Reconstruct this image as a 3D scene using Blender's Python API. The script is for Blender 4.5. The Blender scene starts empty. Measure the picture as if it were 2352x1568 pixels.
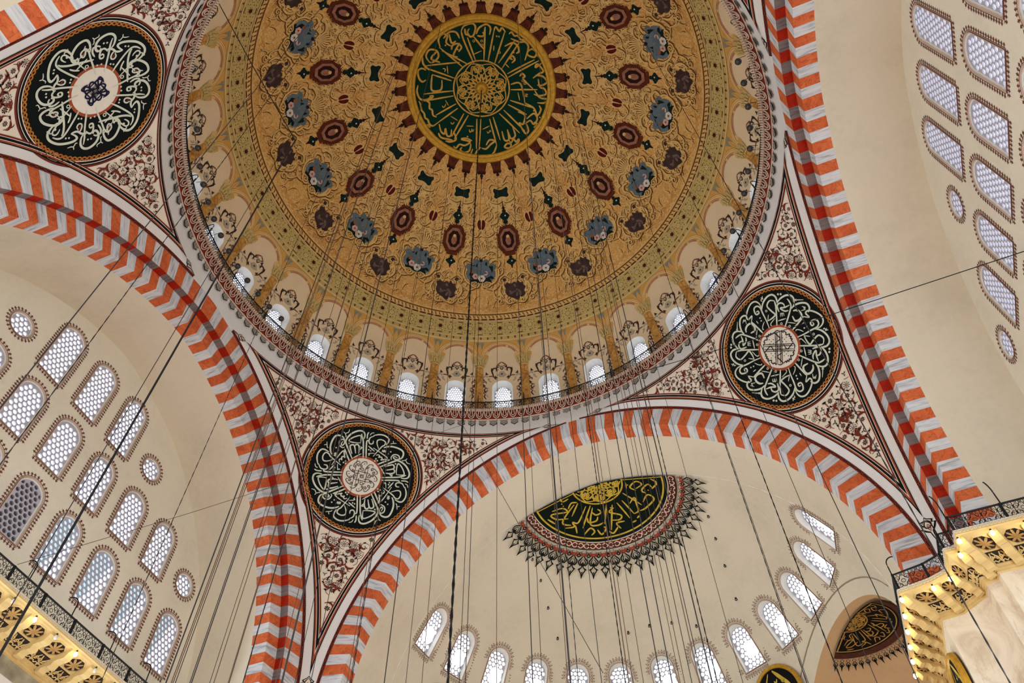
import bpy, math, random
from math import sin, cos, pi, radians as rad, sqrt, atan2, hypot, asin, acos, floor
from mathutils import Vector, Matrix
from mathutils.geometry import delaunay_2d_cdt
SC = bpy.context.scene
COL = SC.collection
random.seed(7)
# ------------------------------------------------------------------ materials
def s2l(c):
    c = c / 255.0
    return c / 12.92 if c <= 0.04045 else ((c + 0.055) / 1.055) ** 2.4
def lin(rgb): return (s2l(rgb[0]), s2l(rgb[1]), s2l(rgb[2]), 1.0)
MATS = {}
class NT:
    def __init__(s, name, rough=0.85, spec=0.15):
        s.m = bpy.data.materials.new(name); s.m.use_nodes = True
        s.t = s.m.node_tree; s.t.nodes.clear()
        s.out = s.n('ShaderNodeOutputMaterial'); s.b = s.n('ShaderNodeBsdfPrincipled')
        s.t.links.new(s.b.outputs[0], s.out.inputs[0])
        s.b.inputs['Roughness'].default_value = rough
        s.b.inputs['Specular IOR Level'].default_value = spec
    def n(s, typ, **kw):
        n = s.t.nodes.new(typ)
        for k, v in kw.items(): setattr(n, k, v)
        return n
    def l(s, a, b): s.t.links.new(a, b)
    def setv(s, sock, v):
        if hasattr(v, 'is_output') or isinstance(v, bpy.types.NodeSocket): s.l(v, sock)
        else: sock.default_value = v
    def math(s, op, a, b=None, c=None, clamp=False):
        n = s.n('ShaderNodeMath', operation=op, use_clamp=clamp)
        s.setv(n.inputs[0], a)
        if b is not None: s.setv(n.inputs[1], b)
        if c is not None: s.setv(n.inputs[2], c)
        return n.outputs[0]
    def mix(s, f, a, b):
        n = s.n('ShaderNodeMix', data_type='RGBA')
        s.setv(n.inputs['Factor'], f); s.setv(n.inputs[6], a); s.setv(n.inputs[7], b)
        return n.outputs[2]
    def vmath(s, op, a, b=None):
        n = s.n('ShaderNodeVectorMath', operation=op)
        s.setv(n.inputs[0], a)
        if b is not None: s.setv(n.inputs[1], b)
        return n.outputs[0]
    def noise(s, vec, scale, detail=4, rough=.55, dist=0):
        n = s.n('ShaderNodeTexNoise'); s.setv(n.inputs['Vector'], vec)
        n.inputs['Scale'].default_value = scale; n.inputs['Detail'].default_value = detail
        n.inputs['Roughness'].default_value = rough; n.inputs['Distortion'].default_value = dist
        return n.outputs['Fac']
    def ramp(s, f, stops, interp='LINEAR'):
        n = s.n('ShaderNodeValToRGB'); s.setv(n.inputs[0], f)
        cr = n.color_ramp; cr.interpolation = interp
        while len(cr.elements) < len(stops): cr.elements.new(0.5)
        for e, (p, c) in zip(cr.elements, stops): e.position = p; e.color = c
        return n.outputs[0]
    def obj(s): return s.n('ShaderNodeTexCoord').outputs['Object']
    def uv(s): return s.n('ShaderNodeTexCoord').outputs['UV']
    def sep(s, v):
        n = s.n('ShaderNodeSeparateXYZ'); s.l(v, n.inputs[0]); return n.outputs
    def comb(s, x, y, z=0.0):
        n = s.n('ShaderNodeCombineXYZ')
        for i, v in enumerate((x, y, z)): s.setv(n.inputs[i], v)
        return n.outputs[0]
    def color(s, c): s.setv(s.b.inputs['Base Color'], c)
def flat(name, rgb, var=0.06, scale=1.5, rough=.85, spec=.12, metal=0.0, bump=0.0):
    if name in MATS: return MATS[name]
    t = NT(name, rough, spec)
    c = lin(rgb); f = t.noise(t.obj(), scale, 3)
    d = tuple(x * (1 - var * 2) for x in c[:3]) + (1,)
    b = tuple(min(1, x * (1 + var)) for x in c[:3]) + (1,)
    t.color(t.ramp(f, [(.3, d), (.7, b)]))
    t.b.inputs['Metallic'].default_value = metal
    if bump:
        n = t.n('ShaderNodeBump'); n.inputs['Strength'].default_value = bump; n.inputs['Distance'].default_value = .02
        t.l(t.noise(t.obj(), scale * 12, 4), n.inputs['Height']); t.l(n.outputs[0], t.b.inputs['Normal'])
    MATS[name] = t.m; return t.m
def emit(name, rgb, strength):
    if name in MATS: return MATS[name]
    m = bpy.data.materials.new(name); m.use_nodes = True; nt = m.node_tree; nt.nodes.clear()
    o = nt.nodes.new('ShaderNodeOutputMaterial'); e = nt.nodes.new('ShaderNodeEmission')
    e.inputs[0].default_value = lin(rgb); e.inputs[1].default_value = strength
    nt.links.new(e.outputs[0], o.inputs[0]); MATS[name] = m; return m
# ------------------------------------------------------------------ objects
def obj(name, V, F, mats, parent=None, smooth=False, uv=None, mi=None, **props):
    me = bpy.data.meshes.new(name)
    me.from_pydata([tuple(v) for v in V], [], F)
    if not isinstance(mats, (list, tuple)): mats = [mats]
    for m in mats: me.materials.append(m)
    if mi is not None: me.polygons.foreach_set('material_index', mi)
    if smooth: me.polygons.foreach_set('use_smooth', [True] * len(me.polygons))
    if uv is not None:
        L = me.uv_layers.new(name='UVMap'); data = [0.0] * (2 * len(me.loops))
        vi = [0] * len(me.loops); me.loops.foreach_get('vertex_index', vi)
        for k, v in enumerate(vi): data[2 * k] = uv[v][0]; data[2 * k + 1] = uv[v][1]
        L.data.foreach_set('uv', data)
    me.update()
    o = bpy.data.objects.new(name, me); COL.objects.link(o)
    if parent: o.parent = parent
    for k, v in props.items(): o[k] = v
    return o
def empty(name, loc=(0, 0, 0), rz=0.0, parent=None, **props):
    o = bpy.data.objects.new(name, None); COL.objects.link(o)
    o.location = loc; o.rotation_euler = (0, 0, rz)
    if parent: o.parent = parent
    for k, v in props.items(): o[k] = v
    return o
def tag(o, label=None, cat=None, group=None, kind=None):
    if label: o['label'] = label
    if cat: o['category'] = cat
    if group: o['group'] = group
    if kind: o['kind'] = kind
    return o
def copy_tree(o, parent=None, loc=None, rz=None):
    c = o.copy(); COL.objects.link(c)
    if parent: c.parent = parent
    if loc is not None: c.location = loc
    if rz is not None: c.rotation_euler = (0, 0, rz)
    for ch in list(o.children): copy_tree(ch, c)
    return c
ORD = ['', 'first', 'second', 'third', 'fourth', 'fifth', 'sixth', 'seventh', 'eighth', 'ninth', 'tenth', 'eleventh', 'twelfth',
       'thirteenth', 'fourteenth', 'fifteenth', 'sixteenth', 'seventeenth', 'eighteenth', 'nineteenth', 'twentieth']
class Mesh:
    """collects geometry for ONE object"""
    def __init__(s): s.V = []; s.F = []; s.M = []; s.mats = []
    def mat(s, m):
        if m not in s.mats: s.mats.append(m)
        return s.mats.index(m)
    def add(s, V, F, m):
        k = len(s.V); i = s.mat(m)
        s.V += [tuple(v) for v in V]
        for f in F: s.F.append(tuple(x + k for x in f)); s.M.append(i)
    def box(s, c, h, m, R=None):
        V = []
        for x in (-1, 1):
            for y in (-1, 1):
                for z in (-1, 1):
                    p = Vector((x * h[0], y * h[1], z * h[2]))
                    if R: p = R @ p
                    V.append(p + Vector(c))
        s.add(V, [(0, 1, 3, 2), (4, 6, 7, 5), (0, 4, 5, 1), (2, 3, 7, 6), (0, 2, 6, 4), (1, 5, 7, 3)], m)
    def tube(s, pts, r, m, n=6, closed=False):
        P = [Vector(p) for p in pts]; N = len(P); V = []; F = []
        for i, p in enumerate(P):
            a = P[(i - 1) % N] if (closed or i > 0) else p; b = P[(i + 1) % N] if (closed or i < N - 1) else p
            t = (b - a).normalized(); u = t.cross(Vector((0, 0, 1)))
            if u.length < .05: u = t.cross(Vector((1, 0, 0)))
            u.normalize(); v = t.cross(u); rr = r[i] if isinstance(r, (list, tuple)) else r
            for k in range(n):
                q = 2 * pi * k / n; V.append(p + u * (rr * cos(q)) + v * (rr * sin(q)))
        for i in range(N if closed else N - 1):
            j = (i + 1) % N
            for k in range(n): F.append((i * n + k, i * n + (k + 1) % n, j * n + (k + 1) % n, j * n + k))
        if not closed: F += [tuple(range(n))[::-1], tuple((N - 1) * n + k for k in range(n))]
        s.add(V, F, m)
    def lathe(s, prof, c, m, n=12, axis='z'):
        V = []; F = []
        for r, z in prof:
            for k in range(n):
                a = 2 * pi * k / n
                p = (r * cos(a), r * sin(a), z) if axis == 'z' else (r * cos(a), z, r * sin(a))
                V.append((c[0] + p[0], c[1] + p[1], c[2] + p[2]))
        for i in range(len(prof) - 1):
            for k in range(n): F.append((i * n + k, i * n + (k + 1) % n, (i + 1) * n + (k + 1) % n, (i + 1) * n + k))
        s.add(V, F, m)
    def build(s, name, parent=None, smooth=False, **props):
        return obj(name, s.V, s.F, s.mats, parent, smooth, None, s.M, **props)
def cr(pts, n=6, closed=False):
    """Catmull-Rom resample"""
    P = [Vector(p) if len(p) == 3 else Vector((p[0], p[1], 0)) for p in pts]; out = []; N = len(P)
    if N < 3: 
        return [tuple((P[0].lerp(P[-1], k / n))[:2]) for k in range(n + 1)]
    for i in range(N if closed else N - 1):
        g = lambda k: P[k % N] if closed else P[max(0, min(N - 1, k))]
        a, b, c, d = g(i - 1), g(i), g(i + 1), g(i + 2)
        for k in range(n):
            t = k / n
            q = .5 * ((2 * b) + (c - a) * t + (2 * a - 5 * b + 4 * c - d) * t * t + (3 * b - a - 3 * c + d) * t ** 3)
            out.append((q.x, q.y))
    if not closed: out.append((P[-1].x, P[-1].y))
    return out
class Deco(Mesh):
    """painted ornament laid on a surface: 2D shapes pushed through f(u, v, offset)"""
    def __init__(s, f, off=.012, step=.4): super().__init__(); s.f = f; s.off = off; s.step = step
    def poly(s, pts, m, lay=1):
        if len(pts) < 3: return
        k = len(pts)
        s.add([s.f(u, v, s.off * lay) for u, v in pts], [tuple(range(k))], m)
    def strip(s, A, B, m, lay=1, closed=False):
        k = len(A); V = [s.f(u, v, s.off * lay) for u, v in A] + [s.f(u, v, s.off * lay) for u, v in B]
        s.add(V, [(i, (i + 1) % k, k + (i + 1) % k, k + i) for i in range(k if closed else k - 1)], m)
    def stroke(s, pts, w, m, lay=1, closed=False, taper=True):
        n = len(pts); A = []; B = []
        for i in range(n):
            a = pts[(i - 1) % n] if (closed or i) else pts[0]; b = pts[(i + 1) % n] if (closed or i < n - 1) else pts[-1]
            dx, dy = b[0] - a[0], b[1] - a[1]; L = hypot(dx, dy) or 1e-6
            t = i / max(1, n - 1)
            ww = w if not callable(w) else w(t)
            if taper and not callable(w) and not closed: ww = w * (.35 + .65 * min(1, 5 * t, 5 * (1 - t)))
            nx, ny = -dy / L * ww / 2, dx / L * ww / 2
            A.append((pts[i][0] + nx, pts[i][1] + ny)); B.append((pts[i][0] - nx, pts[i][1] - ny))
        s.strip(A, B, m, lay, closed)
    def disc(s, c, r, m, lay=1, n=12, ry=None, rot=0):
        ry = ry or r; q = []
        for k in range(n):
            a = 2 * pi * k / n; x, y = r * cos(a), ry * sin(a)
            q.append((c[0] + x * cos(rot) - y * sin(rot), c[1] + x * sin(rot) + y * cos(rot)))
        s.poly(q, m, lay)
    def ring(s, c, r0, r1, m, lay=1, n=64):
        if r0 <= 0: r0 = 1e-4
        k = max(1, int((r1 - r0) / s.step + .99))
        for j in range(k):
            a0 = r0 + (r1 - r0) * j / k; a1 = r0 + (r1 - r0) * (j + 1) / k
            A = [(c[0] + a0 * cos(2 * pi * i / n), c[1] + a0 * sin(2 * pi * i / n)) for i in range(n)]
            B = [(c[0] + a1 * cos(2 * pi * i / n), c[1] + a1 * sin(2 * pi * i / n)) for i in range(n)]
            s.strip(A, B, m, lay, True)
def lerp(a, b, t): return a + (b - a) * t
def grid(name, f, nu, nv, mats, parent=None, smooth=True, uvf=None, closed=False, mif=None, **props):
    V = []; UV = []; F = []; M = []
    for j in range(nv + 1):
        for i in range(nu + (0 if closed else 1)):
            V.append(f(i / nu, j / nv))
            if uvf: UV.append(uvf(i / nu, j / nv))
    W = nu if closed else nu + 1
    for j in range(nv):
        for i in range(nu):
            F.append((j * W + i, j * W + (i + 1) % W, (j + 1) * W + (i + 1) % W, (j + 1) * W + i))
            if mif: M.append(mif(i, j))
    return obj(name, V, F, mats, parent, smooth, UV if uvf else None, M if mif else None, **props)
def cdt(outer, holes, pts):
    """2D triangulation of outer minus holes with extra inner points"""
    V = [Vector(p) for p in outer]; E = [(i, (i + 1) % len(outer)) for i in range(len(outer))]
    for h in holes:
        k = len(V); V += [Vector(p) for p in h]; E += [(k + i, k + (i + 1) % len(h)) for i in range(len(h))]
    V += [Vector(p) for p in pts]
    r = delaunay_2d_cdt(V, E, [], 0, 1e-5)
    def inside(p, poly):
        c = False; j = len(poly) - 1
        for i in range(len(poly)):
            a, b = poly[i], poly[j]
            if (a[1] > p[1]) != (b[1] > p[1]) and p[0] < (b[0] - a[0]) * (p[1] - a[1]) / (b[1] - a[1]) + a[0]: c = not c
            j = i
        return c
    bb = [(min(p[0] for p in h), max(p[0] for p in h), min(p[1] for p in h), max(p[1] for p in h)) for h in holes]
    F = []
    for f in r[2]:
        c = [sum(r[0][i][k] for i in f) / len(f) for k in (0, 1)]
        if not inside(c, outer): continue
        if any(b[0] <= c[0] <= b[1] and b[2] <= c[1] <= b[3] and inside(c, h) for b, h in zip(bb, holes)): continue
        F.append(tuple(f))
    return [tuple(v) for v in r[0]], F
# ------------------------------------------------------------------ camera
CAM = Vector((6.15935, -12.64553, 1.6))
Fw = Vector((-0.19767242, 0.53275302, 0.82286076)); Rt = Vector((0.93041699, 0.36624974, -0.01361455)); Up = Vector((0.30862574, -0.76291241, 0.56807994))
cd = bpy.data.cameras.new('camera'); cam = bpy.data.objects.new('camera', cd); COL.objects.link(cam)
cd.sensor_width = 36.0; cd.sensor_fit = 'HORIZONTAL'; cd.lens = 1847.6657 * 36 / 2352; cd.clip_end = 300
m = Matrix((Rt, Up, -Fw)).transposed().to_4x4(); m.translation = CAM
cam.matrix_world = m; SC.camera = cam
# ------------------------------------------------------------------ measured building
DC = 33.823; DR = 13.25                     # dome centre height, radius
ZC = 19.01; ZL = 19.17; EE = .786           # arch springing heights (front/side), pointedness
SF = 12.16; SL = 12.384                     # arch planes
RO = 12.50; RI = 11.5; FD = .78             # front arch outer, inner radius, soffit depth
R0 = 12.50; R1 = 11.40; D1 = .35; R2 = 10.66; D2 = 1.04
TY = 16.22                                  # tympanum plane
YS = 15.5                                   # semi-dome centre
ZCR = 31.62
def arc(r, zc, z): return sqrt(max(r * r - (z - zc) ** 2, 0)) - EE
def az2(p): return atan2(p[0], p[1])
def dome(azd, pol, off=0.0):
    a, p = rad(azd), rad(pol); r = DR - off
    return (r * sin(p) * sin(a), r * sin(p) * cos(a), DC + r * cos(p))
def drum(azd, z, off=0.0):
    if z > DC + .8:
        q = sqrt(max(0.01, (DR - off) ** 2 - (z - DC) ** 2))
    else: q = sqrt(DR ** 2 - .64) - off
    return (q * sin(rad(azd)), q * cos(rad(azd)), z)
def prof(z): return max(0.0, sqrt(max(RI * RI - (max(z, ZC) - ZC) ** 2, 0)) - EE)
ZT = ZC + sqrt(RI * RI - EE * EE)           # semi-dome crown
def semi(azd, z, off=0.0, sgn=1):
    u = prof(z); s = 0
    if z > ZC:
        nx, nz = (u + EE) / RI, (z - ZC) / RI
    else: nx, nz = 1, 0
    u -= off * nx
    return (u * sin(rad(azd)), sgn * (YS + u * cos(rad(azd))), z - off * nz)
def pend_r(az, z):
    z = min(max(z, 19.02), 31.56)
    u = max(arc(RO, ZC, z), 0); v = max(arc(R0, ZL, z), 0)
    a0 = atan2(u, SF); a1 = atan2(SL, v)
    t = min(max((az - a0) / max(a1 - a0, 1e-6), 0), 1)
    return lerp(hypot(u, SF), hypot(SL, v), t)
EXPO = 0.8
GLT, GLD, GLS = 1.7, 2.4, 1.2
GLO, CHL, LAMP = 13.0, 60.0, 9.0
# ------------------------------------------------------------------ wall materials
def plaster(name, rgb, var=.05, scale=.35):
    if name in MATS: return MATS[name]
    t = NT(name, .92, .05); o = t.obj()
    f = t.math('MULTIPLY_ADD', t.noise(o, scale, 6, .6), .75, t.math('MULTIPLY', t.noise(o, scale * 14, 3), .25))
    c = lin(rgb)
    t.color(t.ramp(f, [(.32, tuple(x * (1 - 2 * var) for x in c[:3]) + (1,)), (.5, c), (.68, tuple(min(1, x * (1 + var)) for x in c[:3]) + (1,))]))
    MATS[name] = t.m; return t.m
M_PL = plaster('cream plaster', (222, 213, 192))
M_PL2 = plaster('pale cream plaster', (224, 217, 198))
M_EX = plaster('ochre plaster', (205, 170, 128))
M_WH = plaster('white plaster', (222, 221, 218), .03)
M_BLK = flat('black paint', (20, 19, 22), .05)
M_DG = flat('black green paint', (14, 20, 19), .1)
M_RED = flat('maroon paint', (112, 48, 36), .08)
M_RUST = flat('rust paint', (158, 78, 50), .08)
M_CRM = flat('cream paint', (226, 214, 194), .04)
M_BRN = flat('dark brown paint', (70, 30, 24), .08)
M_GOLD = flat('gold paint', (200, 152, 44), .14, 6, .45, .4, .35)
M_GREEN = flat('deep green paint', (6, 48, 34), .08)
def stripe_mat(dk=0):
    t = NT('striped voussoirs' if not dk else 'dark striped voussoirs', .75, .2); u, v, _ = t.sep(t.uv()); o = t.obj()
    par = t.math('GREATER_THAN', t.math('FRACT', t.math('MULTIPLY', u, .5)), .5)
    cell = t.math('FLOOR', u)
    wn = t.n('ShaderNodeTexWhiteNoise', noise_dimensions='1D'); t.l(cell, wn.inputs['W'])
    rnd = wn.outputs['Value']
    # white marble: streaks running along the voussoir
    sv = t.comb(t.math('ADD', t.math('MULTIPLY', t.math('FRACT', u), 1.7), t.math('MULTIPLY', rnd, 37)), t.math('MULTIPLY', v, .35), t.math('MULTIPLY', rnd, 11))
    st = t.noise(sv, 2.6, 5, .65, .5)
    wm = t.ramp(st, [(.3, lin((150, 154, 164))), (.48, lin((205, 209, 214))), (.7, lin((228, 229, 230)))])
    # orange marble: dark veins
    n1 = t.noise(o, 1.4, 5, .65, .6)
    vn = t.math('ABSOLUTE', t.math('SUBTRACT', t.noise(o, 2.1, 4, .6, 1.4), .5))
    vein = t.math('SUBTRACT', 1.0, t.math('MULTIPLY', vn, 26), None, True)
    om = t.ramp(n1, [(.3, lin((196, 92, 52))), (.55, lin((215, 110, 64))), (.75, lin((228, 132, 84)))])
    om = t.mix(t.math('MULTIPLY', vein, .5), om, lin((140, 55, 28)))
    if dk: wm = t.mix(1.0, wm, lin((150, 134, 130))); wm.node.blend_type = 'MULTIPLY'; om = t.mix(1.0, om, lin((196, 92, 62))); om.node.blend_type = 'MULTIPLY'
    c = t.mix(par, wm, om)
    # thin joint
    fr = t.math('FRACT', u); e = t.math('MINIMUM', fr, t.math('SUBTRACT', 1.0, fr))
    t.color(t.mix(t.math('MULTIPLY', t.math('LESS_THAN', e, .012), .35), c, lin((120, 90, 80))))
    return t.m
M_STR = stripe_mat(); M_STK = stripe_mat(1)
def guil_mat():
    t = NT('guilloche band', .85, .1); u, v, _ = t.sep(t.uv())
    f = t.math('FRACT', u); d = t.math('ABSOLUTE', t.math('SUBTRACT', f, .5)); w = t.math('ABSOLUTE', t.math('SUBTRACT', v, .5))
    hole = t.math('MULTIPLY', t.math('LESS_THAN', d, .34), t.math('LESS_THAN', w, .13))
    x = t.math('MULTIPLY', t.math('GREATER_THAN', d, .43), t.math('GREATER_THAN', w, .2))
    edge = t.math('GREATER_THAN', w, .42)
    k = t.math('MAXIMUM', t.math('MAXIMUM', hole, x), edge)
    t.color(t.mix(k, lin((112, 46, 34)), lin((38, 20, 18))))
    return t.m
M_GUI = guil_mat()
# ------------------------------------------------------------------ arches
AOFF = {'front+': (.8, 2.192, 0), 'front-': (1.0, 2.138, 0), 'side': (1.26, 2.2, 0), 'side-': (2.0, 2.2, 0)}
CR = 90 - math.degrees(asin(EE / 11.5))
def ustripe(s, side):
    # s: arc degrees from crown (signed); value whose odd cells are orange
    if side == 'front': o, d = (.8, 2.192) if s >= 0 else (1.0, 2.138)
    elif side == 'right': o, d = (1.26, 2.2)
    else: o, d = (1.26, 2.19) if s >= 0 else (2.0, 2.2)
    n = (abs(s) - o) / d
    return n if s >= 0 else -n - 1 + (0 if True else 0)
def arch_pt(s, r, zc):
    """s: signed arc degrees from the crown"""
    cr_ = acos(EE / r); a = max(0.0, cr_ - rad(abs(s)) * cr_ / rad(86.1))
    u = r * cos(a) - EE; z = zc + r * sin(a)
    if abs(s) > 86.1: u = r - EE; z = zc - rad(abs(s) - 86.1) * r
    return (u if s >= 0 else -u), z
NS = 172
def sval(t): return lerp(-96.5, 96.5, t)
def place(side, u, z, d):
    """u along the arch, d distance of the plane from the dome axis"""
    if side == 'front': return (u, d, z)
    if side == 'back': return (-u, -d, z)
    if side == 'left': return (-d, u, z)
    return (d, u, z)
def make_arch(side, rings, label, zc):
    """rings: list of (radius, plane distance); consecutive rings make one striped band"""
    root = empty('striped_arch', place(side, 0, ZCR, rings[0][1]))
    tag(root, label, 'arch', None, 'structure')
    Ri = root.matrix_basis.inverted() if False else Matrix.Translation(-Vector(root.location))
    key = 'front' if side in ('front', 'back') else side
    for k in range(len(rings) - 1):
        (ra, da), (rb, db) = rings[k], rings[k + 1]
        V = []; UV = []; F = []
        # columns exactly on stripe joints
        S = [-94.6 + 189.2 * i / 352 for i in range(353)]
        for j, (r, d) in enumerate(((ra, da), (rb, db))):
            for s in S:
                u, z = arch_pt(s, r, zc); V.append(Vector(place(side, u, z, d)) - root.location)
                UV.append((ustripe(s, key), d + r))
        # straight legs below the springing
        n = len(S)
        for i in range(n - 1):
            a, b = UV[i][0], UV[i + 1][0]
            F.append((i, i + 1, n + i + 1, n + i))
        nm = 'arch_face' if abs(da - db) < 1e-6 else 'arch_soffit'
        V2 = []; F2 = []; U2 = []
        for f in F:      # split vertices so UV may jump across the crown
            kk = len(V2)
            us = [UV[v][0] for v in f]
            if max(us) - min(us) > 1.2:
                us = [ustripe(1.0 * 0.01, key)] * 4
            V2 += [V[v] for v in f]; U2 += [(us[q], UV[v][1]) for q, v in enumerate(f)]; F2.append((kk, kk + 1, kk + 2, kk + 3))
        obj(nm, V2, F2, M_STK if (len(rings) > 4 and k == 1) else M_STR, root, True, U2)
    return root
FR = [(RO, SF), (RI, SF), (RI, SF + FD)]
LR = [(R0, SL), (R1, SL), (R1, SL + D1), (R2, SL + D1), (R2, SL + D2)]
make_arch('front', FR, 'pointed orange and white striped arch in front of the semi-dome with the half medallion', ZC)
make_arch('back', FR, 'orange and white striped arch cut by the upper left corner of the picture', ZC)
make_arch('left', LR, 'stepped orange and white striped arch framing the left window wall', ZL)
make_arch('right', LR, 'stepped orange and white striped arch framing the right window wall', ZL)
# ------------------------------------------------------------------ side barrels and window walls
def win_outline(w, h, n=12, flat=False):
    """arched outline from the sill centre, counter-clockwise"""
    a = w / 2; P = [(-a, 0), (a, 0)]
    sp = h - a * .92
    for k in range(n + 1):
        q = pi * k / n; P.append((a * cos(q), sp + a * .92 * sin(q)))
    return P
def round_outline(r, n=28): return [(r * cos(2 * pi * k / n), r * sin(2 * pi * k / n)) for k in range(n)]
ROWS = {1: (19.72, 2.32, 1.09), 2: (22.83, 2.25, 1.10), 3: (25.84, 2.68, 1.10)}
TW = []                                       # (y, row or 'round', z)
for r in (1, 2, 3):
    for k in range(-4, 5):
        if abs(k) <= {1: 4, 2: 3, 3: 1}[r]: TW.append((2 * k - .07, r, ROWS[r][0]))
for y, z in ((3.86, 26.5), (-3.98, 26.5), (7.87, 23.52), (-7.99, 23.52)): TW.append((y, 'round', z))
def tymp(side):
    zc = ZL; out = []
    for i in range(61):
        u, z = arch_pt(-86.1 + 172.2 * i / 60, R2 + .1, zc); out.append((u, z))
    b = 17.0; u0 = out[0][0]
    outer = [(u0, b), (-u0, b)] + out[::-1]
    holes = []
    for y, r, z in TW:
        P = round_outline(.47) if r == 'round' else win_outline(ROWS[r][2], ROWS[r][1])
        holes.append([((a + y), z + c) for a, c in P])
    pts = [(x, z) for x in [-9 + .9 * i for i in range(21)] for z in [17.6 + .9 * j for j in range(15)]]
    def inn(p): return hypot(abs(p[0]) + EE, max(p[1] - zc, 0)) < R2 - .3
    pts = [p for p in pts if inn(p)]
    V, F = cdt(outer, holes, pts)
    sg = -1 if side == 'left' else 1
    o = obj('wall_' + side, [(0, v[0], v[1] - 17) for v in V], F, M_PL2)
    o.location = (sg * TY, 0, 17)
    tag(o, 'cream %s window wall pierced by rows of arched windows and round windows' % side, 'wall', None, 'structure')
    # barrel between the striped arch and the window wall
    def f(a, b):
        u, z = arch_pt(sval(a), R2, zc); return (sg * lerp(SL + D2, TY, b), u, z)
    g = grid('ceiling', f, 110, 10, M_PL, None, True)
    tag(g, 'smooth cream barrel vault between the %s striped arch and its window wall' % side, 'vault', None, 'structure')
tymp('left'); tymp('right')
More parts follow.
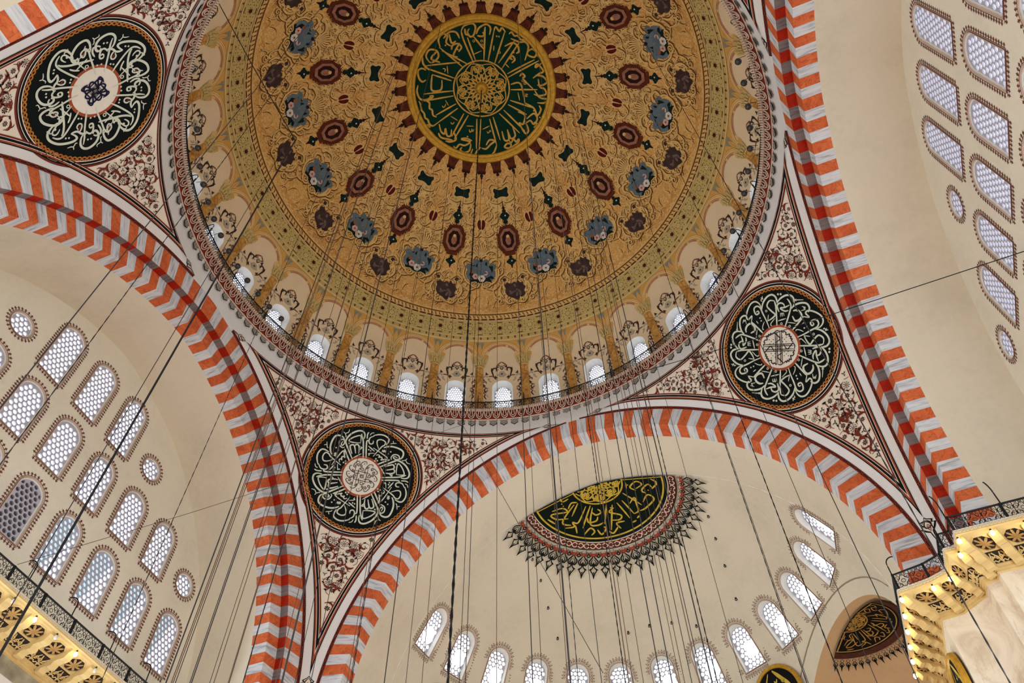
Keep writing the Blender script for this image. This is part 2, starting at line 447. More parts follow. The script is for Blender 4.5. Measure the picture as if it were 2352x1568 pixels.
# ------------------------------------------------------------------ semi-domes (front one with windows and two corner exedras)
WAZ = [.8 + 14.12 * k for k in range(-6, 7)]
WZ0, WZ1 = 24.13, 25.93
def s_arc(z): return RI * asin(min(1, (max(z, ZC) - ZC) / RI)) if z > ZC else z - ZC
def arc_z(q): return ZC + RI * sin(q / RI) if q > 0 else ZC + q
SW, SH = 1.13, s_arc(WZ1) - s_arc(WZ0)
UW = prof(24.9)
EXR, EXZ, EXA, DEX = 5.3, 18.0, 60.0, 10.4
def ex_az(t, z): return math.degrees(asin(max(-1, min(1, t / prof(z)))))
ZB = 16.0
def semi_front():
    K = 6.0                                   # metres per radian of azimuth in the plan
    outer = []
    A = 90.0; q1 = s_arc(ZT - .0012)
    P = lambda az, q: (rad(az) * K, q)
    n = 40
    outer = [P(-A, s_arc(ZB)), P(A, s_arc(ZB))] + [P(A, lerp(s_arc(ZB), q1, i / 30)) for i in range(1, 30)] + [P(lerp(A, -A, i / n), q1) for i in range(n + 1)] + [P(-A, lerp(q1, s_arc(ZB), i / 30)) for i in range(1, 30)]
    holes = []
    for az in WAZ:
        if abs(az) > 86: continue
        holes.append([(rad(az) * K + a / UW * K, s_arc(WZ0) + c) for a, c in win_outline(SW, SH)])
    for sg in (-1, 1):
        h = []
        zs = [ZB + .3, 17.2]
        L = [(-EXR, z) for z in zs] + [(EXR * cos(pi - pi * i / 36), EXZ + EXR * sin(pi - pi * i / 36)) for i in range(37)] + [(EXR, z) for z in zs[::-1]]
        for t, z in L:
            az = sg * min(EXA + ex_az(t, z), 88.8); h.append(P(az, s_arc(z)))
        holes.append(h if sg > 0 else h[::-1])
    pts = []
    for j in range(26):
        q = lerp(s_arc(ZB) + .4, q1 - .25, j / 25); u = prof(arc_z(q)); m_ = max(6, int(pi * u / .75))
        pts += [P(lerp(-A, A, (i + .5) / m_), q) for i in range(m_)]
    # keep extra points away from hole borders
    V, F = cdt(outer, holes, pts)
    W = [semi(math.degrees(x / K), arc_z(q)) for x, q in V]
    o = obj('ceiling', W, F, M_PL, None, True)
    tag(o, 'plain cream semi-dome beyond the front striped arch, under the green and gold half medallion', 'semi-dome', None, 'structure')
    def fb(a, b):
        u, z = arch_pt(sval(a), RI, ZC); return (u, lerp(SF + FD, YS, b), z)
    g = grid('ceiling', fb, 110, 8, M_PL, None, True)
    tag(g, 'short cream barrel vault between the front striped arch and the semi-dome', 'vault', None, 'structure')
    # exedras
    for sg in (-1, 1):
        ax = Vector((sg * sin(rad(EXA)), cos(rad(EXA)), 0)); tg = Vector((ax.y, -ax.x, 0)) * sg
        c0 = Vector((0, YS, 0)); V = []; F = []; n = 36; rows = []
        prow = []
        L = [(-EXR, ZB + .3), (-EXR, 17.2)] + [(EXR * cos(pi - pi * i / n), EXZ + EXR * sin(pi - pi * i / n)) for i in range(n + 1)] + [(EXR, 17.2), (EXR, ZB + .3)]
        def dist(t, z):
            a = min(ex_az(t, z), 88.8 - EXA) ; return prof(z) * cos(rad(a))
        r0 = [c0 + ax * dist(t, z) + tg * t + Vector((0, 0, z)) for t, z in L]
        de = DEX
        r1 = [c0 + ax * max(de, dist(t, z) + .02) + tg * t + Vector((0, 0, z)) for t, z in L]
        rows = [r0, r1]
        for k in range(1, 13):                # quarter sphere closing the niche
            a = pi / 2 * k / 12; row = []
            for t, z in L:
                base = max(de, dist(t, z) + .02)
                row.append(c0 + ax * (base + EXR * sin(a) * sqrt(max(0, 1 - 0))) * 1 + tg * t * cos(a) + Vector((0, 0, EXZ + (z - EXZ) * (cos(a) if z > EXZ else 1))))
            rows.append(row)
        w_ = len(L)
        for r in rows: V += r
        F = [(j * w_ + i, j * w_ + i + 1, (j + 1) * w_ + i + 1, (j + 1) * w_ + i) for j in range(len(rows) - 1) for i in range(w_ - 1)]
        e = obj('ceiling', V, F, M_EX, None, True)
        tag(e, ('ochre corner niche with its own half medallion beside the lit stone gallery' if sg > 0 else 'ochre corner niche whose arched edge just shows under the left semi-dome windows'), 'niche', None, 'structure')
    # groove around the exedra arch, its shade drawn as a grey tube
        t = Mesh(); pts = []
        for i in range(41):
            q = pi * i / 40; tt, z = 5.95 * cos(q), 18.0 + 5.95 * sin(q)
            s_ = max(-.99, min(.99, tt / prof(z))); a = sg * (EXA + math.degrees(asin(s_)))
            if abs(a) < 89.5: pts.append(semi(a, z, .0))
        t.tube(pts, .035, flat('grey shadow line', (150, 140, 122), .03), 5)
        tag(t.build('trim_1'), 'thin grey painted shade line of the groove arching over the %s corner niche' % ('right' if sg > 0 else 'left'), 'moulding', None, 'structure')
semi_front()
def semi_back():
    def f(a, b):
        z = lerp(ZB, ZT - .003, sin(b * pi / 2)); return semi(lerp(-90, 90, a), z, 0, -1)
    g = grid('ceiling', f, 40, 20, M_PL, None, True)
    tag(g, 'plain semi-dome behind the upper left arch, out of the picture', 'semi-dome', None, 'structure')
    def fb(a, b):
        u, z = arch_pt(sval(a), RI, ZC); return (u, -lerp(SF + FD, YS, b), z)
    g = grid('ceiling', fb, 60, 4, M_PL, None, True)
    tag(g, 'short barrel vault behind the upper left arch, out of the picture', 'vault', None, 'structure')
semi_back()
# ------------------------------------------------------------------ pendentives
ZP, RP = 19.76, 17.1
def pz(Y): return ZP + RP * sin(Y / RP)
def pY(z): return RP * asin(max(-1, min(1, (z - ZP) / RP)))
QS = {'front_right': (1, 1), 'front_left': (-1, 1), 'back_left': (-1, -1), 'back_right': (1, -1)}
def pend(q, az, z, off=0.0):
    sx, sy = QS[q]; r = pend_r(az, z)
    # inward normal of the guiding sphere
    nz = (z - ZP) / RP; nh = sqrt(max(0, 1 - nz * nz))
    rr = r - off * nh; zz = z - off * nz
    return (sx * rr * sin(az), sy * rr * cos(az), zz)
def pendentive(q, label):
    nv, nu = 44, 30
    zs = [16.4] + [lerp(19.02, 31.47, sin(pi / 2 * j / (nv - 1)) ** .9) for j in range(nv)]
    def f(a, b):
        z = zs[int(round(b * nv))]
        u = max(arc(RO, ZC, max(z, ZC)), 0); v = max(arc(R0, ZL, max(z, ZL)), 0)
        a0 = atan2(u, SF); a1 = atan2(SL, v)
        return pend(q, lerp(a0, a1, a), z)
    g = grid('pendentive', f, nu, nv, M_WH, None, True)
    tag(g, label, 'pendentive', None, 'structure')
    return g
PEND = {}
PEND['front_left'] = pendentive('front_left', 'white curved pendentive between the left and the front striped arches, painted with scrolling flowers')
PEND['front_right'] = pendentive('front_right', 'white curved pendentive between the front and the right striped arches, painted with scrolling flowers')
PEND['back_left'] = pendentive('back_left', 'white curved pendentive in the upper left corner, painted with scrolling flowers')
PEND['back_right'] = pendentive('back_right', 'white curved pendentive whose lower tip shows at the top edge beside the right striped arch')
# neck between pendentives and the cornice
def neck(a, b):
    z = lerp(31.44, 32.66, b); az = 2 * pi * a
    q = az % (pi / 2); q = q if int(az // (pi / 2)) % 2 == 0 else pi / 2 - q
    r = lerp(pend_r(q, min(z, 31.55)), 12.27, max(0, (b - .35) / .65))
    return (r * sin(az), r * cos(az), z)
g = grid('trim_2', neck, 256, 6, M_WH, None, True, None, True)
tag(g, 'white ring wall below the lace-edged balcony of the main dome', 'ring wall', None, 'structure')
# ------------------------------------------------------------------ drum and dome shell
POLTOP = 65.4
DWZ, DWH, DWW = 34.75, 2.06, 1.12            # drum windows: sill, height, width
ZARC = DC + DR * cos(rad(POLTOP))
def zpol(p): return DC + DR * cos(rad(p))
def spz(s): return DC + DR * sin(s / DR)     # s: arc length above the dome's equator
def spa(z): return DR * asin((z - DC) / DR)
def drum_shell():
    V = []; F = []
    o = [(-.5, spa(34.0)), (.5, spa(34.0)), (.5, spa(ZARC)), (-.5, spa(ZARC))]
    K = rad(11.25) * 12.9
    outer = []
    for i in range(4):
        a, b = o[i], o[(i + 1) % 4]
        m_ = 6 if i % 2 == 0 else 14
        outer += [(lerp(a[0], b[0], k / m_) * K, lerp(a[1], b[1], k / m_)) for k in range(m_)]
    h = [(a, spa(DWZ) + c) for a, c in win_outline(DWW, DWH)]
    pts = [(K * x, lerp(o[0][1], o[2][1], y)) for x in (-.4, -.2, 0, .2, .4) for y in (.1, .7, .78, .86, .94)]
    W, T = cdt(outer, [h], pts)
    for k in range(32):
        n = len(V)
        for x, s in W:
            z = spz(s); r = sqrt(DR * DR - (z - DC) ** 2); a = rad(11.25 * (k + .5)) + x / 12.9
            V.append((r * sin(a), r * cos(a), z))
        F += [tuple(i + n for i in t) for t in T]
    g = obj('wall_drum', V, F, plaster('drum plaster', (228, 206, 168), .04, .8), None, True)
    tag(g, 'cream drum wall under the main dome, pierced by a ring of small arched windows', 'wall', None, 'structure')
    return g
DRUM = drum_shell()
def dome_mat():
    t = NT('gilded dome painting', .8, .15); uv = t.uv()
    # mirrored, sixteen-fold coordinates in metres come with the UV map
    warp = t.n('ShaderNodeTexNoise'); t.l(uv, warp.inputs['Vector']); warp.inputs['Scale'].default_value = 1.3; warp.inputs['Detail'].default_value = 2
    wv = t.vmath('ADD', uv, t.vmath('SCALE', t.vmath('SUBTRACT', warp.outputs['Color'], (.5, .5, .5))))
    wv.node.inputs[1].links[0].from_node.inputs['Scale'].default_value = 1.6
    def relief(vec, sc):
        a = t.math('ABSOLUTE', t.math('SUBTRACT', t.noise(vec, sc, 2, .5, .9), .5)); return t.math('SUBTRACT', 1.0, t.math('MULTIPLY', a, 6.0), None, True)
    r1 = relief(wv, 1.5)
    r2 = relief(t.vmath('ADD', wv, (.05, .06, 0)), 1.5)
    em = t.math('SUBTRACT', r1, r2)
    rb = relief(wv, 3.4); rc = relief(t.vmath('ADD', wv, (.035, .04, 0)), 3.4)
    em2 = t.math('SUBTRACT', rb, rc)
    base = t.ramp(t.noise(t.obj(), .30, 5, .65), [(.28, lin((176, 122, 58))), (.5, lin((212, 158, 80))), (.7, lin((228, 182, 104)))])
    tint = t.ramp(t.noise(uv, .8, 3, .6), [(.3, lin((204, 138, 62))), (.7, lin((226, 188, 110)))])
    c = t.mix(.45, base, tint)
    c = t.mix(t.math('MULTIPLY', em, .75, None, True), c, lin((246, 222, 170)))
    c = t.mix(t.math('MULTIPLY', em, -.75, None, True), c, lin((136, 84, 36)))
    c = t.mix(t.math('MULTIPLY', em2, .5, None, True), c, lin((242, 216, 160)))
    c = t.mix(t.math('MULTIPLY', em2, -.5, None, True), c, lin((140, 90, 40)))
    t.color(c); return t.m
def dome_shell():
    nu = 256; P = [0.5 + (POLTOP - .5) * j / 60 for j in range(61)]
    def f(a, b): return dome(360 * a, P[int(round(b * 60))])
    def uvf(a, b):
        az = (360 * a) % 22.5; az = min(az, 22.5 - az); p = P[int(round(b * 60))]
        return (rad(az) * DR * sin(rad(p)) , rad(p) * DR)
    g = grid('ceiling', f, nu, 60, dome_mat(), None, True, uvf, True)
    tag(g, 'great main dome painted gold with scrolls around a green calligraphy medallion', 'dome', None, 'structure')
    return g
DOME = dome_shell()
# ------------------------------------------------------------------ lower hall (below the picture): floor, plain walls
def lower_hall():
    m = plaster('warm stone', (214, 200, 172))
    X, Y = TY, 26.5
    fl = obj('floor', [(-X, -Y, 0), (X, -Y, 0), (X, Y, 0), (-X, Y, 0)], [(0, 1, 2, 3)], flat('red carpet', (150, 112, 92), .1))
    tag(fl, 'red carpeted floor far below, out of the picture', 'floor', None, 'structure')
    for nm, a, b in (('wall_left_lower', (-X, -Y), (-X, Y)), ('wall_right_lower', (X, Y), (X, -Y)), ('wall_front_lower', (-X, Y), (X, Y)), ('wall_back_lower', (X, -Y), (-X, -Y))):
        o = obj(nm, [(a[0], a[1], 0), (b[0], b[1], 0), (b[0], b[1], 17.2), (a[0], a[1], 17.2)], [(0, 1, 2, 3)], m)
        tag(o, 'plain lower hall wall on the %s side' % nm.split('_')[1], 'wall', None, 'structure')
lower_hall()
# ------------------------------------------------------------------ windows
M_REV = flat('white window reveal', (228, 229, 224), .02)
M_FRM = flat('pinkish frame moulding', (196, 168, 150), .04)
M_FRD = flat('brown frame line', (108, 72, 62), .05)
M_LAT = flat('grey plaster lattice', (178, 178, 190), .03)
M_CREST = flat('brown painted crest', (112, 68, 60), .06)
GL_T = emit('daylight glass', (244, 247, 255), GLT)
GL_D = emit('drum daylight glass', (244, 248, 255), GLD)
GL_S = emit('semi-dome daylight glass', (244, 247, 255), GLS)
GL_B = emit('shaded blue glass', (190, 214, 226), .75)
M_DARK = flat('dark window glass', (88, 80, 84), .1)  # plain dark pane for the single dark window
def inset(P, d):
    n = len(P); out = []
    A = sum(P[i][0] * P[(i + 1) % n][1] - P[(i + 1) % n][0] * P[i][1] for i in range(n)); s = 1 if A > 0 else -1
    for i in range(n):
        a, b, c = P[i - 1], P[i], P[(i + 1) % n]
        d1 = (b[0] - a[0], b[1] - a[1]); d2 = (c[0] - b[0], c[1] - b[1])
        l1 = hypot(*d1) or 1e-6; l2 = hypot(*d2) or 1e-6
        n1 = (-d1[1] / l1 * s, d1[0] / l1 * s); n2 = (-d2[1] / l2 * s, d2[0] / l2 * s)
        k = max(.35, 1 + n1[0] * n2[0] + n1[1] * n2[1])
        out.append((b[0] + (n1[0] + n2[0]) * d / k, b[1] + (n1[1] + n2[1]) * d / k))
    return out
def in_poly(p, poly):
    c = False; j = len(poly) - 1
    for i in range(len(poly)):
        a, b = poly[i], poly[j]
        if (a[1] > p[1]) != (b[1] > p[1]) and p[0] < (b[0] - a[0]) * (p[1] - a[1]) / (b[1] - a[1]) + a[0]: c = not c
        j = i
    return c
def edge_dist(p, poly):
    m = 9
    for i in range(len(poly)):
        a, b = poly[i - 1], poly[i]; dx, dy = b[0] - a[0], b[1] - a[1]; L = dx * dx + dy * dy
        t = max(0, min(1, ((p[0] - a[0]) * dx + (p[1] - a[1]) * dy) / L)) if L else 0
        m = min(m, hypot(p[0] - a[0] - t * dx, p[1] - a[1] - t * dy))
    return m
def clip_circle(c, r, poly, n=10):
    """circle kept inside the outline by sliding outside points to its border"""
    q = []
    for k in range(n):
        a = 2 * pi * (k + .5) / n; p = (c[0] + r * cos(a), c[1] + r * sin(a))
        if not in_poly(p, poly):
            lo, hi = 0, 1
            for _ in range(12):
                m_ = (lo + hi) / 2; s = (c[0] + r * m_ * cos(a), c[1] + r * m_ * sin(a))
                if in_poly(s, poly): lo = m_
                else: hi = m_
            p = (c[0] + r * lo * cos(a), c[1] + r * lo * sin(a))
        q.append(p)
    return q
def resample(P, step, closed=True):
    L = [0]; n = len(P); Q = P + [P[0]] if closed else P
    for i in range(1, len(Q)): L.append(L[-1] + hypot(Q[i][0] - Q[i - 1][0], Q[i][1] - Q[i - 1][1]))
    k = max(3, int(round(L[-1] / step))); out = []; j = 0
    for i in range(k + (0 if closed else 1)):
        s = L[-1] * i / k
        while j < len(L) - 2 and L[j + 1] < s: j += 1
        t = (s - L[j]) / max(1e-9, L[j + 1] - L[j])
        a, b = Q[j], Q[min(j + 1, len(Q) - 1)]; T = (b[0] - a[0], b[1] - a[1]); l = hypot(*T) or 1e-6
        out.append(((lerp(a[0], b[0], t), lerp(a[1], b[1], t)), (T[0] / l, T[1] / l)))
    return out
def make_window(out, f, depth, pitch, rad_, crest, glass, frame=True, lace=1.0, blue=None, dark=False, lat_th=.05):
    """out: outline in (u, v); f(u, v, d) surface point, d>0 into the wall. Returns list of (part name, Mesh)"""
    parts = []
    # reveal tunnel
    m_ = Mesh(); n = len(out)
    O = [p for p, _ in resample(out, .16)] if False else out
    V = [f(u, v, 0) for u, v in O] + [f(u, v, depth) for u, v in O]
    m_.add(V, [(i, n + i, n + (i + 1) % n, (i + 1) % n) for i in range(n)], M_REV); parts.append(('reveal', m_))
    # lattice plate with round holes
    I = inset(out, .03); holes = []
    us = [p[0] for p in I]; vs = [p[1] for p in I]
    rows = int((max(vs) - min(vs)) / (pitch * .866)) + 2
    for j in range(rows):
        for i in range(-12, 13):
            c = ((i + (.5 if j % 2 else 0)) * pitch, min(vs) + pitch * .5 + j * pitch * .866)
            if in_poly(c, I) and edge_dist(c, I) > rad_ * .25: holes.append(clip_circle(c, rad_, inset(I, .012)))
    V, F = cdt(I, holes, [])
    lt = Mesh(); lt.add([f(u, v, depth - lat_th - .03) for u, v in V], F, M_LAT)
    for h in holes:
        k = len(h); lt.add([f(u, v, depth - lat_th - .03) for u, v in h] + [f(u, v, depth - .02) for u, v in h], [(i, (i + 1) % k, k + (i + 1) % k, k + i) for i in range(k)], M_LAT)
    lt.add([f(u, v, depth - lat_th - .03) for u, v in I] + [f(u, v, depth - lat_th - .03) for u, v in out], [(i, (i + 1) % n, n + (i + 1) % n, n + i) for i in range(n)], M_REV)
    parts.append(('lattice', lt))
    g = Mesh()
    if dark: g.add([f(u, v, depth - .012) for u, v in out], [tuple(range(n))], M_DARK)
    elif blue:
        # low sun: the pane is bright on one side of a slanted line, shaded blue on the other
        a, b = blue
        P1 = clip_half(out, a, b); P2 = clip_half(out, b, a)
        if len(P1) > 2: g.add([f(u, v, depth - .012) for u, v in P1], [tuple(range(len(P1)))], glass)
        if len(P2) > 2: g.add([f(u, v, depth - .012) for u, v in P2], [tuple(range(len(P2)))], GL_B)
    else: g.add([f(u, v, depth - .012) for u, v in out], [tuple(range(n))], glass)
    parts.append(('glazing', g))
    if frame:
        fr = Mesh(); I0 = out; I1 = inset(out, -.045); I2 = inset(out, -.065)
        for A, B, m2, o1, o2 in ((I0, I1, M_FRM, -.004, -.022), (I1, I2, M_FRD, -.022, -.006)):
            fr.add([f(u, v, o1) for u, v in A] + [f(u, v, o2) for u, v in B], [(i, (i + 1) % n, n + (i + 1) % n, n + i) for i in range(n)], m2)
        parts.append(('frame', fr))
    if crest:
        cm = Mesh(); d = -.012
        base = inset(out, -.085); st = resample(base, .135 * lace)
        for k, (p, T) in enumerate(st):
            N = (T[1], -T[0]); s = .135 * lace
            def q(a, b): return f(p[0] + T[0] * a * s + N[0] * b * s, p[1] + T[1] * a * s + N[1] * b * s, d)
            if crest == 'fleur':    # small arrow-headed fleurons
                for S in ([(-.5, 0), (-.5, .14), (.5, .14), (.5, 0)], [(-.12, .1), (-.2, .6), (-.48, .62), (-.1, 1.05), (0, 1.3), (.1, 1.05), (.48, .62), (.2, .6), (.12, .1)]):
                    cm.add([q(*x) for x in S], [tuple(range(len(S)))], M_CREST)
            else:                   # open looped fleurons
                L = cr([(-.5, .05), (-.32, .2), (-.2, .55), (-.42, .85), (-.2, 1.15), (0, 1.75)], 3)
                for sg in (1, -1):
                    A = [(sg * (x - .06), y) for x, y in L]; B = [(sg * (x + .09), y) for x, y in L]; kk = len(A)
                    cm.add([q(*x) for x in A] + [q(*x) for x in B], [(i, i + 1, kk + i + 1, kk + i) for i in range(kk - 1)], M_CREST)
                S = [(-.09, .55), (0, .3), (.09, .55), (.05, .95), (0, 1.1), (-.05, .95)]
                cm.add([q(*x) for x in S], [tuple(range(len(S)))], M_CREST)
        parts.append(('painted_crest', cm))
    return parts
def clip_half(P, a, b):
    """part of polygon P to the left of the line a->b"""
    out = []; sd = lambda p: (b[0] - a[0]) * (p[1] - a[1]) - (b[1] - a[1]) * (p[0] - a[0])
    for i in range(len(P)):
        p, q = P[i - 1], P[i]; s, t = sd(p), sd(q)
        if s * t < 0:
            k = s / (s - t); out.append((lerp(p[0], q[0], k), lerp(p[1], q[1], k)))
        if t >= 0: out.append(q)
    return out
WN = [0]
def win_root(loc, rz):
    WN[0] += 1
    return empty('window_%d' % WN[0], loc, rz)
PROTO = {}
def put_window(key, parts_fn, loc, rz, label):
    root = win_root(loc, rz); tag(root, label, 'window', None, 'structure')
    if key not in PROTO: PROTO[key] = [(n, m_.build(n, root)) for n, m_ in parts_fn()]
    else:
        for n, o in PROTO[key]:
            c = o.copy(); COL.objects.link(c); c.parent = root
    return root
# -- window walls left and right
def flat_f(u, v, d): return (u, d, v)
RN = {1: 'bottom', 2: 'middle', 3: 'top'}
def col_words(i, n):
    return ('the %s from its front end' % ORD[i]) if i > 1 else 'the one nearest its front end'
for side, sg in (('left', -1), ('right', 1)):
    for r in (1, 2, 3, 'round'):
        L = sorted([t for t in TW if t[1] == r], key=lambda t: -t[0])
        for i, (y, _, z) in enumerate(L):
            if r == 'round':
                hi = z > 25; lab = 'small round honeycomb window at the %s end of the %s row of the %s window wall' % ('front' if y > 0 else 'back', 'top' if hi else 'middle', side)
                fn = lambda: make_window(round_outline(.47), flat_f, .12, .215, .088, 'fleur', GL_T, lat_th=.05)
                key = 'round'
            else:
                hh, ww = ROWS[r][1], ROWS[r][2]; ex = ''
                kind = {}
                k = int(round((y + .07) / 2)); key = ('t', r)
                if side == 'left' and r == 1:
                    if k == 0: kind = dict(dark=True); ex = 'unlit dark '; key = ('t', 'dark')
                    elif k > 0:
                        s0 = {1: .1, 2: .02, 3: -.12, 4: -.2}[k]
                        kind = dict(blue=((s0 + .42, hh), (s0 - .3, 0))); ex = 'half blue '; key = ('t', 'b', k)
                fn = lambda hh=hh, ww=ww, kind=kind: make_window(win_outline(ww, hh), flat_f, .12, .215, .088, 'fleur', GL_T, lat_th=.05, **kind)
                lab = '%sarched honeycomb window in the %s row of the %s window wall, %s' % (ex, RN[r], side, col_words(i + 1, len(L)))
            # local +u must run so that the wall normal (d>0) points outwards
            rz = (pi / 2 if sg < 0 else -pi / 2)
            put_window(key, fn, (sg * TY, y, z), rz, lab)
# -- drum windows
def drum_f(u, v, d):
    z = spz(spa(DWZ) + v); r = sqrt(DR * DR - (z - DC) ** 2) + d; a = u / 12.9 * (1 - .22 * d / .5)
    return (r * sin(a), r * cos(a), z)
HID = {}
def drum_label(k):
    """k: bay index clockwise from the front; the heavy central cable hangs before bay 29/30"""
    d = k - 30 if k > 14 else k + 2
    return d
for k in range(32):
    azc = 11.25 * (k + .5)
    n = (k - 30) if k >= 14 else k + 2           # 0 = first window right of the central cable
    if n >= 0: lab = 'small arched drum window, %s to the right of the thick central cable' % (ORD[n + 1] if n + 1 <= 20 else 'far')
    else: lab = 'small arched drum window, %s to the left of the thick central cable' % (ORD[-n] if -n <= 20 else 'far')
    fn = lambda: make_window(win_outline(DWW, DWH), drum_f, .5, .155, .066, None, GL_D, frame=False, lat_th=.04)
    put_window('drum', fn, (0, 0, 0), -rad(azc), lab)
# -- semi-dome windows
def semi_f(u, v, d):
    q = s_arc(WZ0) + v; z = arc_z(q); r = prof(z) + d; a = u / UW
    return (r * sin(a), r * cos(a), z)
for i, az in enumerate(WAZ):
    if abs(az) > 86: continue
    n = len([a for a in WAZ if a < az and abs(a) < 86]) + 1
    fn = lambda: make_window(win_outline(SW, SH), semi_f, .32, .215, .094, 'loop', GL_S, frame=True, lat_th=.03)
    put_window('semi', fn, (0, YS, 0), -rad(az), 'arched honeycomb window at the foot of the front semi-dome, %s counting from the left' % ORD[n])
# ------------------------------------------------------------------ stone galleries, railings, bulbs
M_IRON = flat('black wrought iron', (16, 20, 24), .1, 3, .5, .3)
M_ST = flat('carved warm stone', (216, 188, 128), .06, 2.5)
M_STD = flat('dark carved ground', (52, 44, 40), .1)
M_ROS = flat('carved rosette', (178, 140, 84), .12, 5)
M_BEAD = flat('white bead moulding', (214, 206, 186), .04)
M_LAMP = emit('lit bulb', (255, 226, 176), LAMP)
M_GLS = flat('clear bulb glass', (226, 224, 214), .02, 3, .1, .5)
M_SOCK = flat('lamp socket', (60, 56, 50), .05)
def marble_mat():
    t = NT('veined beige marble', .6, .25); o = t.obj()
    n = t.noise(o, .7, 6, .65, 1.2); sv = t.vmath('MULTIPLY', o, (1.2, 1.2, .25))
    st = t.noise(sv, 1.6, 5, .7, .8)
    c = t.ramp(n, [(.3, lin((196, 176, 150))), (.5, lin((226, 214, 192))), (.7, lin((236, 228, 212)))])
    c = t.mix(t.math('MULTIPLY', t.math('LESS_THAN', st, .42), .3), c, lin((190, 160, 120)))
    t.color(c); return t.m
M_MAR = marble_mat()
def spiral(c, r, a0, turns, n=13, sg=1):
    return [(c[0] + r * (1 - .82 * k / n) * cos(a0 + sg * 2 * pi * turns * k / n), c[1] + r * (1 - .82 * k / n) * sin(a0 + sg * 2 * pi * turns * k / n)) for k in range(n + 1)]
def rail_tile(m_, f, w, h, r=.011):
    """one scrollwork tile, u 0..w, v 0..h"""
    T = lambda pts, rr=r: m_.tube([f(u, v) for u, v in pts], rr, M_IRON, 4)
    T([(0, 0), (0, h)]); T([(w / 2, 0), (w / 2, h * .22)]); T([(w / 2, h * .78), (w / 2, h)])
    c = (w / 2, h / 2); k = .105 * h
    m_.tube([f(c[0] + k * cos(a), c[1] + k * sin(a)) for a in [2 * pi * i / 8 for i in range(8)]], r, M_IRON, 4, True)
    for sx in (-1, 1):
        for sy in (-1, 1):
            cc = (c[0] + sx * w * .27, c[1] + sy * h * .2)
            a0 = atan2(-sy, sx * .3)
            S = spiral(cc, .17 * h, a0, 1.35, 11, sx * sy)
            T([(c[0] + sx * w * .06, c[1] + sy * h * .34)] + S)
            T([(c[0] + sx * w * .06, c[1] + sy * h * .34), (c[0] + sx * w * .1, c[1] + sy * h * .47)])
            cc = (c[0] + sx * w * .25, c[1] + sy * h * .42)
            T(spiral(cc, .075 * h, -a0, .9, 7, -sx * sy))
def inner_frame(B, i):
    a, b = Vector(B[i]), Vector(B[i + 1]); return a, b, (b - a).length, (b - a).normalized()
